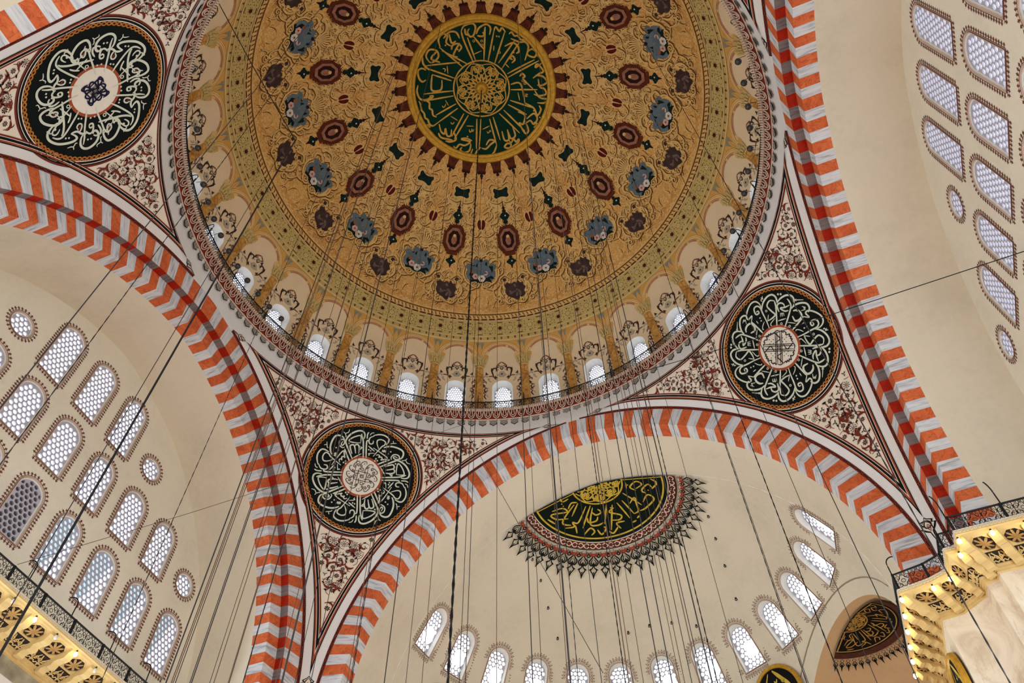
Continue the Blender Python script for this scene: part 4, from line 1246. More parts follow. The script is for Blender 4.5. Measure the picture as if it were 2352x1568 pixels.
def rumi(d, c, s, a, flip):
    """split-leaf: curling maroon leaf"""
    L = cr([(-1.0, .1), (-.6, -.18), (-.1, -.1), (.35, .25), (.55, .75), (.40, .95)], 4); n = len(L)
    ca, sa = cos(a), sin(a); T = lambda x, y: (c[0] + s * (x * ca - flip * y * sa), c[1] + s * (x * sa + flip * y * ca))
    d.stroke([T(*p) for p in L], lambda t: s * (.06 + .42 * sin(pi * min(1, t * 1.02)) ** 1.5), M_RED, 3)
    M = cr([(-.1, -.12), (.3, -.35), (.8, -.3), (.95, -.05)], 4)
    d.stroke([T(*p) for p in M], lambda t: s * (.28 * (1 - t) + .03), M_RED, 3)
def panel(q, seed):
    d = Deco(pmap(q), .012)
    mats = [M_BLK, M_RUST, M_CRM, M_BLK, M_CRM, M_RED]
    for i in range(6): d.strip(LV[KEY[i]], LV[KEY[i + 1]], mats[i], 2, True)
    d.build('border_lines', PEND[q])
    # cream field with maroon scrolls and black flowers
    d = Deco(pmap(q), .012); inner = LV[KEY[-1]]
    out = subdiv(inner, .35); pts = []
    rnd = random.Random(seed)
    V, F = cdt(out, [RCIRC], [(x * .55, y * .55) for x in range(-22, 23) for y in range(0, 26)])
    d.add([d.f(u, v, .010) for u, v in V], F, M_CRM)
    ok = lambda p, m_: in_poly(p, inner) and edge_dist(p, inner) > m_ and not in_poly(p, RCIN)
    # vines: spirals around a jittered lattice of centres, mirrored left-right
    C = []; g = .43
    for j in range(0, 38):
        for i in range(0, 20):
            c = ((i + (.5 if j % 2 else 0)) * g + rnd.uniform(-.05, .05), .2 + j * g * .86 + rnd.uniform(-.05, .05))
            C.append(c)
    k = 0
    for c in C:
        for sg in ((1, -1) if c[0] > .05 else (1,)):
            p = (sg * c[0], c[1])
            if not ok(p, .06): continue
            rr = random.Random(int(c[0] * 977 + c[1] * 131))
            kind = rr.choice((0, 0, 1, 2)); a = rr.uniform(0, 6.28) * sg; sz = rr.uniform(.10, .135) * (1.35 if kind == 1 else 1.0)
            flower(d, p, sz, kind, a)
            # spiral vine around the flower
            R = rr.uniform(.18, .23); a0 = rr.uniform(0, 6.28); S = []
            for t in range(15):
                b = a0 + t / 14 * 4.6; S.append((p[0] + sg * R * cos(b) * (1 + .02 * t), p[1] + R * sin(b) * (1 + .02 * t)))
            run = []
            for s_ in S:
                if ok(s_, .04): run.append(s_)
                else:
                    if len(run) > 2: d.stroke(run, .022, M_RED, 2, taper=False)
                    run = []
            if len(run) > 2: d.stroke(run, .022, M_RED, 2, taper=False)
            for m_ in range(3):
                b = a0 + 1.1 + m_ * 1.5; s_ = (p[0] + sg * (R + .03) * cos(b), p[1] + (R + .03) * sin(b))
                if ok(s_, .08):
                    if rr.random() < .4: rumi(d, s_, rr.uniform(.15, .22), (b if sg > 0 else pi - b) + 1.2, sg)
                    else: d.disc(s_, .07, M_BLK, 4, 6, .03, b + .8)
    d.build('arabesque_field', PEND[q])
    # finials at the three tips of the panel
    fd = Deco(pmap(q), .014)
    def finial(tip, ang, s=1.0):
        ca, sa = cos(ang), sin(ang); T = lambda L: [(tip[0] + s * (x * ca - y * sa), tip[1] + s * (x * sa + y * ca)) for x, y in L]
        O = [(0, 0), (.10, .06), (.22, .20), (.30, .16), (.36, .26), (.52, .16), (.62, .06), (.78, .05), (1.12, 0)]
        full = O + [(x, -y) for x, y in O[::-1][1:-1]]
        fd.poly(T(full), M_BLK, 1); I = [(.06, 0), (.12, .035), (.23, .15), (.30, .11), (.36, .20), (.49, .12), (.60, .03), (.74, .015), (.95, 0)]
        fd.poly(T(I + [(x, -y) for x, y in I[::-1][1:-1]]), M_CRM, 2)
        for sg in (-1, 1):
            fd.stroke(T(cr([(.12, 0), (.26, sg * .09), (.38, sg * .10), (.46, sg * .02), (.40, sg * .0)], 3)), .035, M_BLK, 3)
            fd.stroke(T([(.3, 0), (.42, sg * .05), (.6, 0)]), .03, M_RED, 3)
    base = LV[KEY[0]]; n = 46
    finial(base[0], -pi / 2, 1.0)
    a = base[n]; b = base[n - 3]; fd_ang = atan2(a[1] - b[1], a[0] - b[0])
    finial(a, pi + .12 if a[0] < 0 else -.12, .9)
    a = base[n + 26]; finial(a, -.12 if a[0] > 0 else pi + .12, .9)
    fd.build('leaf_finials', PEND[q])
    guil_strip(q)
for i, q in enumerate(('front_left', 'front_right', 'back_left', 'back_right')): panel(q, 5 + i)
# ------------------------------------------------------------------ calligraphy roundels on the pendentives
M_CHN = flat('orange chain paint', (176, 110, 48), .1, 3)
M_SIL = flat('pale grey-green lettering', (206, 210, 190), .05, 2)
M_PALE = flat('pale roundel centre', (224, 216, 200), .03)
M_NAVY = flat('navy lettering', (24, 24, 52), .05)
ROUND = {}
def roundel(q, label):
    f = rmap(q); c = f(0, 0, 0)
    root = empty('calligraphy_roundel', c); tag(root, label, 'roundel')
    inv = lambda u, v, o: Vector(f(u, v, o)) - root.location
    d = Deco(inv, .012)
    d.ring((0, 0), .99, 2.46, M_DG, 2, 96); d.build('dark_field', root)
    d = Deco(inv, .012)
    for r0, r1, m_, l in ((2.46, 2.62, M_DG, 2), (2.62, 2.655, M_CRM, 2), (2.655, 2.74, M_BLK, 2), (2.74, 2.765, M_CRM, 2), (2.765, 2.81, M_BLK, 2), (2.81, 2.88, M_RED, 2)): d.ring((0, 0), r0, r1, m_, l, 96)
    N = 84
    for sg in (0, pi):                       # two interlaced strands of the chain border
        P = [((2.54 + .06 * sin(N / 2 * 2 * pi * k / (N * 6) + sg)) * 1, 2 * pi * k / (N * 6)) for k in range(N * 6)]
        d.stroke([(r * cos(a), r * sin(a)) for r, a in P], .052, M_CHN, 3, True)
    d.build('chain_border', root)
    d = Deco(inv, .012); d.ring((0, 0), 0, .88, M_PALE, 3, 48); d.ring((0, 0), .88, .99, M_RUST, 3, 64); d.build('centre_disc', root)
    ROUND[q] = (root, inv); return root
roundel('back_left', 'dark calligraphy roundel with petal-like navy writing at its centre, upper left corner')
roundel('front_left', 'dark calligraphy roundel with an interlaced black centre, on the pendentive between left and front arches')
roundel('front_right', 'dark calligraphy roundel with a chequered cross-like centre, on the pendentive by the right arch')
# ------------------------------------------------------------------ dome ornament
def dmap(azc=0.0):
    """u: metres sideways at the given polar, v: polar degrees"""
    def f(u, v, o):
        p = rad(v); r = DR * sin(p); a = azc + u / max(r, .3) * 1.0
        rr = DR - o; return (rr * sin(p) * sin(a), rr * sin(p) * cos(a), DC + rr * cos(p))
    return f
DG_ = math.degrees(1 / DR)                   # degrees of polar per metre
def local(pc, up=1):
    """local metres (x sideways, y towards the medallion) around polar pc"""
    f0 = dmap()
    return lambda x, y, o: f0(x, pc - y * DG_ * up, o)
M_MAR2 = flat('maroon palmette paint', (94, 44, 26), .12, 3); M_MARD = flat('dark maroon line', (46, 22, 16), .1)
M_SCR = flat('pale gold scroll', (222, 184, 116), .08, 3); M_SCD = flat('brown scroll shade paint', (118, 74, 32), .1, 3)
M_SKY = flat('slate blue panel', (96, 112, 120), .1, 2); M_LEAF = flat('dark leaf paint', (26, 36, 28), .2, 5)
M_ROSE = flat('pink rose paint', (206, 168, 158), .1, 6); M_WFL = flat('white flower paint', (214, 210, 200), .06); M_RST = flat('rust flower paint', (146, 88, 52), .12)
M_SEP = flat('sepia panel', (70, 54, 50), .25, 2.2); M_SEPL = flat('sepia figure', (112, 92, 84), .2, 4)
M_GRN = flat('dark green stone', (22, 40, 34), .25, 4); M_RJ = flat('dark red stone', (90, 26, 24), .15, 5); M_PINK = flat('brown pink cameo', (156, 106, 84), .15, 5)
SCR = []
def repeat(build, label_fn, name, cat, group, n, az0, skip=None):
    """one ornament built at azimuth 0 and copied n times around the dome axis"""
    src = None
    for k in range(n):
        az = az0 + 360.0 / n * k
        if src is None:
            src = empty(name, (0, 0, 0), -rad(az), DOME); build(src); o = src
        else: o = copy_tree(src, DOME); o.rotation_euler = (0, 0, -rad(az))
def clock(az):
    """position words around the dome as seen in the picture: 0 = towards the front arch"""
    h = (az + 21) % 360                       # the picture's downward direction is azimuth -22.5
    return h
def ordlab(base, az, step):
    h = ((az + 22.5 + 180) % 360) - 180        # signed from the direction straight below the medallion
    k = int(round(abs(h) / step - (0 if abs((az + 22.5) % step) < 1 else .5)))
    on = abs((az + 22.5) % step) < 1 or abs((az + 22.5) % step - step) < 1
    side = 'right' if h > 0 else 'left'
    if on:
        if abs(h) < 1: return base + ' straight below the green medallion'
        if abs(abs(h) - 180) < 1: return base + ' straight above the green medallion, out of the picture'
        return base + ', %s to the %s of the lowest one' % (ORD[int(round(abs(h) / step))], side)
    return base + ', %s to the %s of the central cable' % (ORD[int(abs(h) // step) + 1], side)
def mirS(d, L, w, m_, lay=1, n=5):
    d.stroke(cr(L, n), w, m_, lay); d.stroke(cr([(-x, y) for x, y in L], n), w, m_, lay)
def mirP(d, L, m_, lay=1): d.poly(L + [(-x, y) for x, y in L[::-1]], m_, lay)
def scroll(d, c, r, a0, turns, sg, w=.09, lay=2):
    S = spiral(c, r, a0, turns, 16, sg)
    d.stroke([(x + .03, y - .03) for x, y in S], w, M_SCD, lay - 1); d.stroke(S, w * .8, M_SCR, lay)
def b_oct(root):
    f = local(38.3); d = Deco(f, .012)
    def oc(s, sy=1.45): return [(s * x, s * sy * y) for x, y in ((.42, -1), (1, -.42 / 1.0), (1, .42), (.42, 1), (-.42, 1), (-1, .42), (-1, -.42), (-.42, -1))]
    d.poly(oc(.66), M_MAR2, 1); d.poly(oc(.50), M_MARD, 2); d.poly(oc(.46), M_PINK, 3); d.poly(oc(.34), M_MARD, 4); d.disc((0, -.05), .17, M_PINK, 5, 8, .3); d.disc((0, .2), .1, M_SCR, 6, 7); d.build('cameo_panel', root)
    d = Deco(f, .012)
    for sg, L, y in ((-1, ((-1.05, .10), (-1.32, .22), (-1.56, .06)), -1.32), (1, ((1.08, .14), (1.42, .26), (1.72, .12)), 1.42)):
        d = Deco(f, .012)
        for yy, r in L: d.disc((0, yy), r, M_GRN, 2, 10)
        for x in (-1, 1): d.disc((x * .2, y), .1, M_GRN, 3, 6)
        d.disc((.04, y + .02), .05, M_WFL, 4, 5)
        if sg > 0: d.poly([(-.06, 1.7), (.06, 1.7), (.0, 2.5)], M_MARD, 2); d.disc((0, 1.9), .09, M_MARD, 3, 8)
        else: d.poly([(-.08, -1.5), (.08, -1.5), (0, -1.78)], M_MARD, 2)
        d.build('jewel_drop', root)
def b_blue(var):
    def b(root):
        f = local(46.2); d = Deco(f, .012); rn = random.Random(40)
        O = [(0, .62), (.3, .78), (.5, .56), (.42, .40), (.72, .48), (.92, .30), (.80, .12), (.86, -.2), (.72, -.52), (.40, -.74), (.12, -.60)]
        full = cr(O + [(-x, y) for x, y in O[::-1][:-1]], 3, True)
        d.poly([(x * 1.02, y * 1.02 + .36) for x, y in [(-.16, .4), (.16, .4), (.28, .62), (0, .74), (-.28, .62)]], M_SKY, 1)
        d.poly(full, M_SKY, 2)
        d.build('painted_sky', root)
        d = Deco(f, .012)
        for k in range(34):
            x, y = rn.uniform(-.68, .62), rn.uniform(-.60, .22)
            if abs(x) * .9 + abs(y + .15) > .85: continue
            a = rn.uniform(0, 6.3); d.disc((x, y), .24, M_LEAF, 3, 7, .1, a)
        for x, y in ((-.5, .3), (.3, .42), (.55, .2), (-.2, .45)): d.disc((x, y), .2, M_LEAF, 3, 6, .06, 1.2 + x)
        d.build('painted_leaves', root)
        d = Deco(f, .012); cols = (M_ROSE, M_WFL, M_ROSE, M_WFL, M_RST)
        for k in range(5):
            c = ((-.32, -.30), (.05, -.42), (.28, -.1), (-.1, .05), (-.5, -.02))[k]; m_ = cols[k]; r = (.17, .2, .13, .12, .1)[k]
            for j in range(6): d.disc((c[0] + r * .6 * cos(j * 1.05), c[1] + r * .6 * sin(j * 1.05)), r * .55, m_, 4, 6)
            d.disc(c, r * .35, M_RST, 5, 6)
        d.build('painted_flowers', root)
        d = Deco(f, .012)
        for sg in (-1, 1):
            for L, w in ((((.0, -.70), (.2, -.95), (.5, -.9), (.58, -.72), (.42, -.64)), .10), (((.45, -.86), (.85, -.62), (1.05, -.15), (.96, .2)), .13), (((.96, .2), (1.1, .5), (.86, .72), (.62, .6)), .12), (((.5, .72), (.3, 1.0), (.05, .86)), .1), (((.15, .95), (.5, 1.25), (.9, 1.1), (.95, .85)), .08), (((.3, -1.0), (.75, -1.15), (1.1, -.85)), .08), (((1.05, -.3), (1.3, -.1), (1.25, .2)), .08)):
                P = cr([(sg * x, y) for x, y in L], 5)
                d.stroke([(x + .035, y - .04) for x, y in P], w * 1.15, M_SCD, 3); d.stroke(P, w * .8, M_SCR, 4)
            scroll(d, (sg * .34, -.78), .17, 0 if sg > 0 else pi, 1.4, sg, .08, 5)
        for k in range(-4, 5):                # shell fan above
            a = pi / 2 + k * .24; P = [(.10 * cos(a), .95 + .1 * sin(a)), (.5 * cos(a), .95 + .55 * sin(a)), (.78 * cos(a) + .05 * k, .95 + .78 * sin(a))]
            d.stroke([(x + .03, y) for x, y in P], .12, M_SCD, 2); d.stroke(P, .085, M_SCR, 3)
        SCR.append((d, root.rotation_euler[2]))
    return b
def b_brown(root):
    f = local(51.7); d = Deco(f, .012)
    O = [(.0, .52), (.12, .42), (.2, .6), (.34, .42), (.52, .44), (.5, .28), (.62, .1), (.52, -.12), (.58, -.32), (.36, -.5), (.22, -.44), (.1, -.66)]
    full = cr(O + [(-.14, -.5), (-.42, -.36), (-.60, -.1), (-.55, .2), (-.62, .36), (-.42, .5), (-.2, .42)], 3, True)
    d.poly(full, M_SEP, 2); rn = random.Random(9)
    for k in range(9): d.disc((rn.uniform(-.35, .35), rn.uniform(-.3, .3)), .16, M_SEPL, 3, 6, .07, rn.uniform(0, 3))
    d.poly([(-.62, .58), (-.44, .64), (-.5, .82), (-.66, .78)], M_SEP, 2); d.poly([(.40, .66), (.58, .58), (.64, .78), (.48, .84)], M_SEP, 2)
    d.build('sepia_picture', root)
    d = Deco(f, .012)
    for sg in (-1, 1):
        for L, w in ((((sg * .15, .66), (sg * .5, .98), (sg * .85, .75), (sg * .78, .5)), .10), (((sg * .78, .4), (sg * .92, .0), (sg * .74, -.42)), .12), (((sg * .7, -.5), (sg * .45, -.82), (sg * .1, -.72)), .12), (((sg * .9, -.5), (sg * 1.2, -.35), (sg * 1.3, .1), (sg * 1.1, .3)), .08)):
            P = cr(L, 5); d.stroke([(x + .03, y - .035) for x, y in P], w * 1.15, M_SCD, 3); d.stroke(P, w * .8, M_SCR, 4)
        scroll(d, (sg * .38, -.68), .2, pi / 2, 1.5, -sg, .085, 5); scroll(d, (sg * .95, -.62), .2, 0, 1.4, sg, .08, 4)
    SCR.append((d, root.rotation_euler[2]))
def b_green(root):
    f = local(26.3); d = Deco(f, .012)
    O = [(0, .24), (.24, .3), (.44, .38), (.52, .2), (.46, 0), (.52, -.22), (.38, -.34), (.2, -.28)]
    d.poly(cr(O + [(0, -.24)] + [(-x, y) for x, y in O[::-1][:-1]], 3, True), M_SCR, 1)
    d.poly([(x * .84, y * .82) for x, y in cr(O + [(0, -.24)] + [(-x, y) for x, y in O[::-1][:-1]], 3, True)], M_GRN, 2)
    d.build('green_stone', root)
    d = Deco(f, .012)
    for sg in (-1, 1):
        for L in (((sg * .1, .42), (sg * .45, .6), (sg * .7, .35), (sg * .6, .1)), ((sg * .62, -.1), (sg * .7, -.4), (sg * .3, -.55), (0, -.45)), ((sg * .2, .6), (sg * .5, .95), (sg * .8, .8))):
            P = cr(L, 5); d.stroke([(x + .03, y - .03) for x, y in P], .1, M_SCD, 2); d.stroke(P, .07, M_SCR, 3)
    SCR.append((d, root.rotation_euler[2]))
def b_red(root):
    f = local(34.0); d = Deco(f, .012)
    d.disc((0, 0), .30, M_SCR, 1, 14, .36)
    for sg in (-1, 1): d.poly([(sg * x, y) for x, y in cr([(.02, -.27), (.15, -.24), (.24, .02), (.18, .25), (.05, .28), (.03, 0)], 3, True)], M_RJ, 2)
    d.disc((.0, -.02), .03, M_SCR, 3, 5, .2); d.build('red_stone', root)
    d = Deco(f, .012)
    for sg in (-1, 1):
        for L in (((sg * .05, -.4), (sg * .35, -.7), (sg * .7, -.5), (sg * .6, -.2)), ((sg * .35, .2), (sg * .65, .5), (sg * .4, .8), (sg * .1, .6)), ((sg * .5, 0), (sg * .9, .1), (sg * 1.0, .45))):
            P = cr(L, 5); d.stroke([(x + .03, y - .03) for x, y in P], .1, M_SCD, 2); d.stroke(P, .07, M_SCR, 3)
    SCR.append((d, root.rotation_euler[2]))
repeat(b_oct, lambda k, az: ordlab('octagonal maroon cameo on the dome', az, 22.5), 'painted_cameo', 'painted ornament', 'octagonal cameos around the gold dome', 16, 11.25)
repeat(b_blue(0), lambda k, az: ordlab('slate blue flower picture on the dome', az, 22.5), 'painted_flower_panel', 'painted ornament', 'flower pictures around the gold dome', 16, 0)
repeat(b_brown, lambda k, az: ordlab('sepia picture near the dome rim', az, 22.5), 'painted_sepia_panel', 'painted ornament', 'sepia pictures around the dome rim', 16, 11.25)
repeat(b_green, lambda k, az: ordlab('green stone near the medallion', az, 22.5), 'painted_green_stone', 'painted ornament', 'green stones around the medallion', 16, 11.25)
repeat(b_red, lambda k, az: ordlab('tiny split red stone on the dome', az, 22.5), 'painted_red_stone', 'painted ornament', 'red stones around the dome', 16, 0)
# scrolls around the panels plus loose leaf scrolls: painting of the dome itself, mirrored in sixteen sectors
def dome_scrolls():
    src = []
    for d, rz in SCR: src.append((d.build('scroll_painting', DOME), rz))
    rn = random.Random(21); d = Deco(dmap(), .009)
    def leaf(x, v, a, L, bend, w):
        P = []
        for k in range(7):
            t = k / 6; b = a + bend * t; P.append((x + L * t * sin(b), v + L * t * cos(b) * DG_))
        ok = all(24 < p[1] < 56.9 for p in P)
        if not ok: return
        for sg in (1, -1):
            Q = [(sg * p[0], p[1]) for p in P]
            d.stroke([(p[0] + .03, p[1] + .16) for p in Q], lambda t: w * 1.25 * (1 - t) ** .6 * (.3 + min(1, 3 * t)), M_SCD, 1); d.stroke(Q, lambda t: w * (1 - t) ** .6 * (.3 + min(1, 3 * t)), M_SCR, 2)
    for i in range(95):
        v = rn.uniform(24.5, 56); r = DR * sin(rad(v)) * rad(11.25); x = rn.uniform(.05, r * .97); a = rn.uniform(0, 6.28)
        for j in range(rn.choice((2, 3, 4))): leaf(x, v, a + j * rn.uniform(.35, .6), rn.uniform(.35, .75), rn.choice((-1, 1)) * rn.uniform(.8, 2.2), rn.uniform(.06, .12))
    src.append((d.build('leaf_painting', DOME), 0))
    for o, rz in src:
        o.rotation_euler = (0, 0, rz)
        for k in range(1, 16):
            c = o.copy(); COL.objects.link(c); c.parent = DOME; c.rotation_euler = (0, 0, rz - rad(22.5 * k))
dome_scrolls()
# frieze at the dome's rim
M_FRZ = flat('dull gold frieze', (196, 172, 108), .06, 3); M_FRD2 = flat('frieze cut-outs', (96, 74, 40), .1); M_FRL = flat('frieze light moulding', (214, 190, 130), .06); M_DOT = flat('dark red boss', (74, 32, 24), .08)
def frieze():
    root = empty('trim_4', dome(337.5, 62)); tag(root, 'dull gold pierced frieze with dark red bosses around the rim of the dome', 'frieze', None, 'structure')
    O = root.location
    f = lambda u, v, o: Vector(dome(u, v, o)) - O
    d = Deco(f, .012); n = 256
    Lr = lambda v: [(360 * k / n, v) for k in range(n)]
    for v0, v1, m_, l in ((57.3, 57.7, M_SCR, 3), (57.7, 58.0, M_SCD, 2), (58.0, 59.0, M_ROSE if False else M_SCR, 1), (59.0, 59.45, M_MAR2, 1), (59.45, 59.75, M_FRL, 3), (59.75, 63.9, M_FRZ, 1), (63.9, 64.15, M_FRL, 3), (64.15, 65.0, M_FRZ, 1), (65.0, 65.5, M_FRL, 3)):
        d.strip(Lr(v0), Lr(v1), m_, l, True)
    # twisted rope strokes and bead dots
    for k in range(320):
        a = 360 * k / 320; d.poly([(a, 58.05), (a + .35, 58.2), (a + .75, 58.9), (a + .4, 58.85)], M_SCD, 3)
        if k % 2 == 0: d.disc((a, 59.22), .34, M_SCR, 3, 6, .16)
    for k in range(192):
        a = 360 * k / 192; d.poly([(a, 64.25), (a + .5, 64.3), (a + .35, 64.9), (a + .1, 64.85)], M_SCD, 3)
    d.build('rope_moulding', root)
    d = Deco(f, .012)
    for k in range(128):
        a = 360 * k / 128; big = k % 2 == 0
        # small leaf cut-outs around each boss
        for j in range(8):
            q = 2 * pi * j / 8 + .39; d.disc((a + .78 * cos(q), 61.8 + .62 * sin(q)), .19, M_FRD2, 2, 5, .09, q)
        for sg in (-1, 1):
            d.poly([(a - .9, 61.8 + sg * 1.75), (a + .9, 61.8 + sg * 1.75), (a + .55, 61.8 + sg * 1.5), (a - .55, 61.8 + sg * 1.5)] if big else [(a - .35, 61.8 + sg * 1.55), (a + .35, 61.8 + sg * 1.55), (a, 61.8 + sg * 1.15)], M_FRD2, 2)
            d.disc((a + 1.4, 61.8 + sg * .55), .22, M_FRD2, 2, 5, .1, sg); d.disc((a + 1.4, 61.8 + sg * 1.2), .16, M_FRD2, 2, 5, .12, sg)
            d.disc((a + .6, 61.8 + sg * 1.2), .2, M_FRD2, 2, 5, .1, -sg)
        if not big: d.ring((a, 61.8), .26, .48, M_FRL, 3, 14)
    d.build('pierced_pattern', root)
    d = Deco(f, .012)
    for k in range(64): d.disc((5.625 * k, 61.8), .52, M_DOT, 4, 14, .46)
    d.build('red_bosses', root)
frieze()
# central medallion
def medallion():
    C = Vector((0, 0, DC + DR * cos(rad(10)))); root = empty('dome_medallion', (0, 0, 47.0))
    tag(root, 'large round green medallion with gold calligraphy at the crown of the dome', 'medallion')
    O = Vector(root.location)
    def f(x, y, o):                            # plan metres at the crown (x east, y front), laid on the dome
        r = hypot(x, y); a = atan2(x, y); p = asin(min(.99, r / DR)); rr = DR - .02 - o
        return Vector((rr * sin(p) * sin(a), rr * sin(p) * cos(a), DC + rr * cos(p))) - O
    d = Deco(f, .012); d.ring((0, 0), 0, 3.74, M_GREEN, 1, 96); d.build('green_field', root)
    m_ = Mesh(); V = []; F = []; n = 128; P = [(3.70, .03), (3.72, .14), (3.80, .17), (3.86, .10), (3.90, .18), (3.98, .20), (4.04, .12), (4.08, .15), (4.14, .13), (4.18, .02)]
    for r, h in P:
        for k in range(n): V.append(f(r * sin(2 * pi * k / n), r * cos(2 * pi * k / n), h))
    m_.add(V, [(j * n + i, j * n + (i + 1) % n, (j + 1) * n + (i + 1) % n, (j + 1) * n + i) for j in range(len(P) - 1) for i in range(n)], M_GOLD); m_.build('gold_ring', root, True)
    pr = None
    for k in range(32):
        if pr is None:
            lf = lambda x, y, o: Vector(dmap()(x, (4.15 + y) * DG_ * 1.012, o)) - O
            q = Deco(lf, .012)
            mirP(q, [(0, .74), (.07, .68), (.2, .72), (.26, .6), (.22, .5), (.30, .1), (.36, .0)], M_MARD, 1); mirP(q, [(0, .70), (.07, .64), (.18, .67), (.22, .59), (.19, .5), (.27, .1), (.30, -.02)], M_MAR2, 2)
            for x in (-.12, .12): q.disc((x, .62), .07, M_MARD, 3, 7)
            q.disc((0, .66), .07, M_MARD, 3, 7); q.stroke([(-.2, .5), (0, .56), (.2, .5)], .03, M_MARD, 3); q.stroke(cr([(-.1, .1), (0, .3), (.1, .1)], 3), .03, M_MARD, 3)
            pr = q.build('maroon_palmette', root); o = pr
        else: o = pr.copy(); COL.objects.link(o); o.parent = root
        o.rotation_euler = (0, 0, -rad(11.25 * k))
    sp = Deco(lambda x, y, o: Vector(dmap()(x, (4.15 + y) * DG_ * 1.012, o)) - O, .012)
    sp.poly([(-.035, .7), (.035, .7), (.012, 1.25), (-.012, 1.25)], M_MARD, 3); sp.disc((0, .92), .07, M_MARD, 4, 6, .05)
    s0 = sp.build('thin_spike', root)
    for k in range(32):
        if k % 3 == 1: continue
        o = s0 if k == 0 else s0.copy()
        if k: COL.objects.link(o); o.parent = root
        o.rotation_euler = (0, 0, -rad(11.25 * k))
    # boss
    b = Mesh(); V = []; F = []; n = 48; P = [(.36, .05), (.34, .12), (.26, .2), (.16, .24), (.1, .22), (.1, .3), (.001, .3)]
    for r, h in P:
        for k in range(n):
            rr = r * (1 + .05 * cos(k * 2 * pi / 3)); V.append(f(rr * sin(2 * pi * k / n), rr * cos(2 * pi * k / n), h))
    b.add(V, [(j * n + i, j * n + (i + 1) % n, (j + 1) * n + (i + 1) % n, (j + 1) * n + i) for j in range(len(P) - 1) for i in range(n)], M_GOLD); b.build('ribbed_boss', root, True)
    kd = Deco(f, .012); M_GP = M_GPT
    kd.ring((0, 0), 1.53, 1.61, M_GP, 3, 72)
    knot(kd, M_GP, 1.5, .055)
    kd.build('knotwork_rosette', root)
    return root, f
M_GPT = flat('gold leaf lettering', (204, 158, 62), .12, 4, .6, .3)
def knot(d, m_, R, w, half=None):
    """interlaced star knot filling a circle of radius R"""
    keep = half or (lambda p: True)
    def S(P, closed=True):
        if half is None: d.stroke(P, w, m_, 3, closed, False); return
        run = []
        for p in P + ([P[0]] if closed else []):
            if keep(p): run.append(p)
            else:
                if len(run) > 1: d.stroke(run, w, m_, 3, False, False)
                run = []
        if len(run) > 1: d.stroke(run, w, m_, 3, False, False)
    for N, r0, am, ph in ((8, .93, .06, 0), (16, .80, .10, .1), (8, .62, .20, 0), (8, .62, .20, pi), (16, .44, .09, 0), (8, .30, .14, pi), (8, .30, .14, 0), (8, .22, .07, .4)):
        P = []
        for k in range(N * 8):
            a = 2 * pi * k / (N * 8); x = (N * a + ph) % (2 * pi); tri = abs(x / pi - 1) * 2 - 1
            P.append((R * (r0 + am * tri) * cos(a), R * (r0 + am * tri) * sin(a)))
        S(P)
    for k in range(8):                        # small square knots
        a = 2 * pi * k / 8 + .2; c = (R * .74 * cos(a), R * .74 * sin(a))
        for s, r in ((.17, 0), (.17, .785), (.08, .3)):
            q = [(c[0] + R * s * cos(a + r + pi / 2 * j), c[1] + R * s * sin(a + r + pi / 2 * j)) for j in range(4)]
            S(q)
        S([(R * .1 * cos(a), R * .1 * sin(a)), (R * .52 * cos(a + .12), R * .52 * sin(a + .12))], False)
        S([(R * .86 * cos(a + .25), R * .86 * sin(a + .25)), (R * .52 * cos(a + .5), R * .52 * sin(a + .5))], False)
MED, MEDF = medallion()
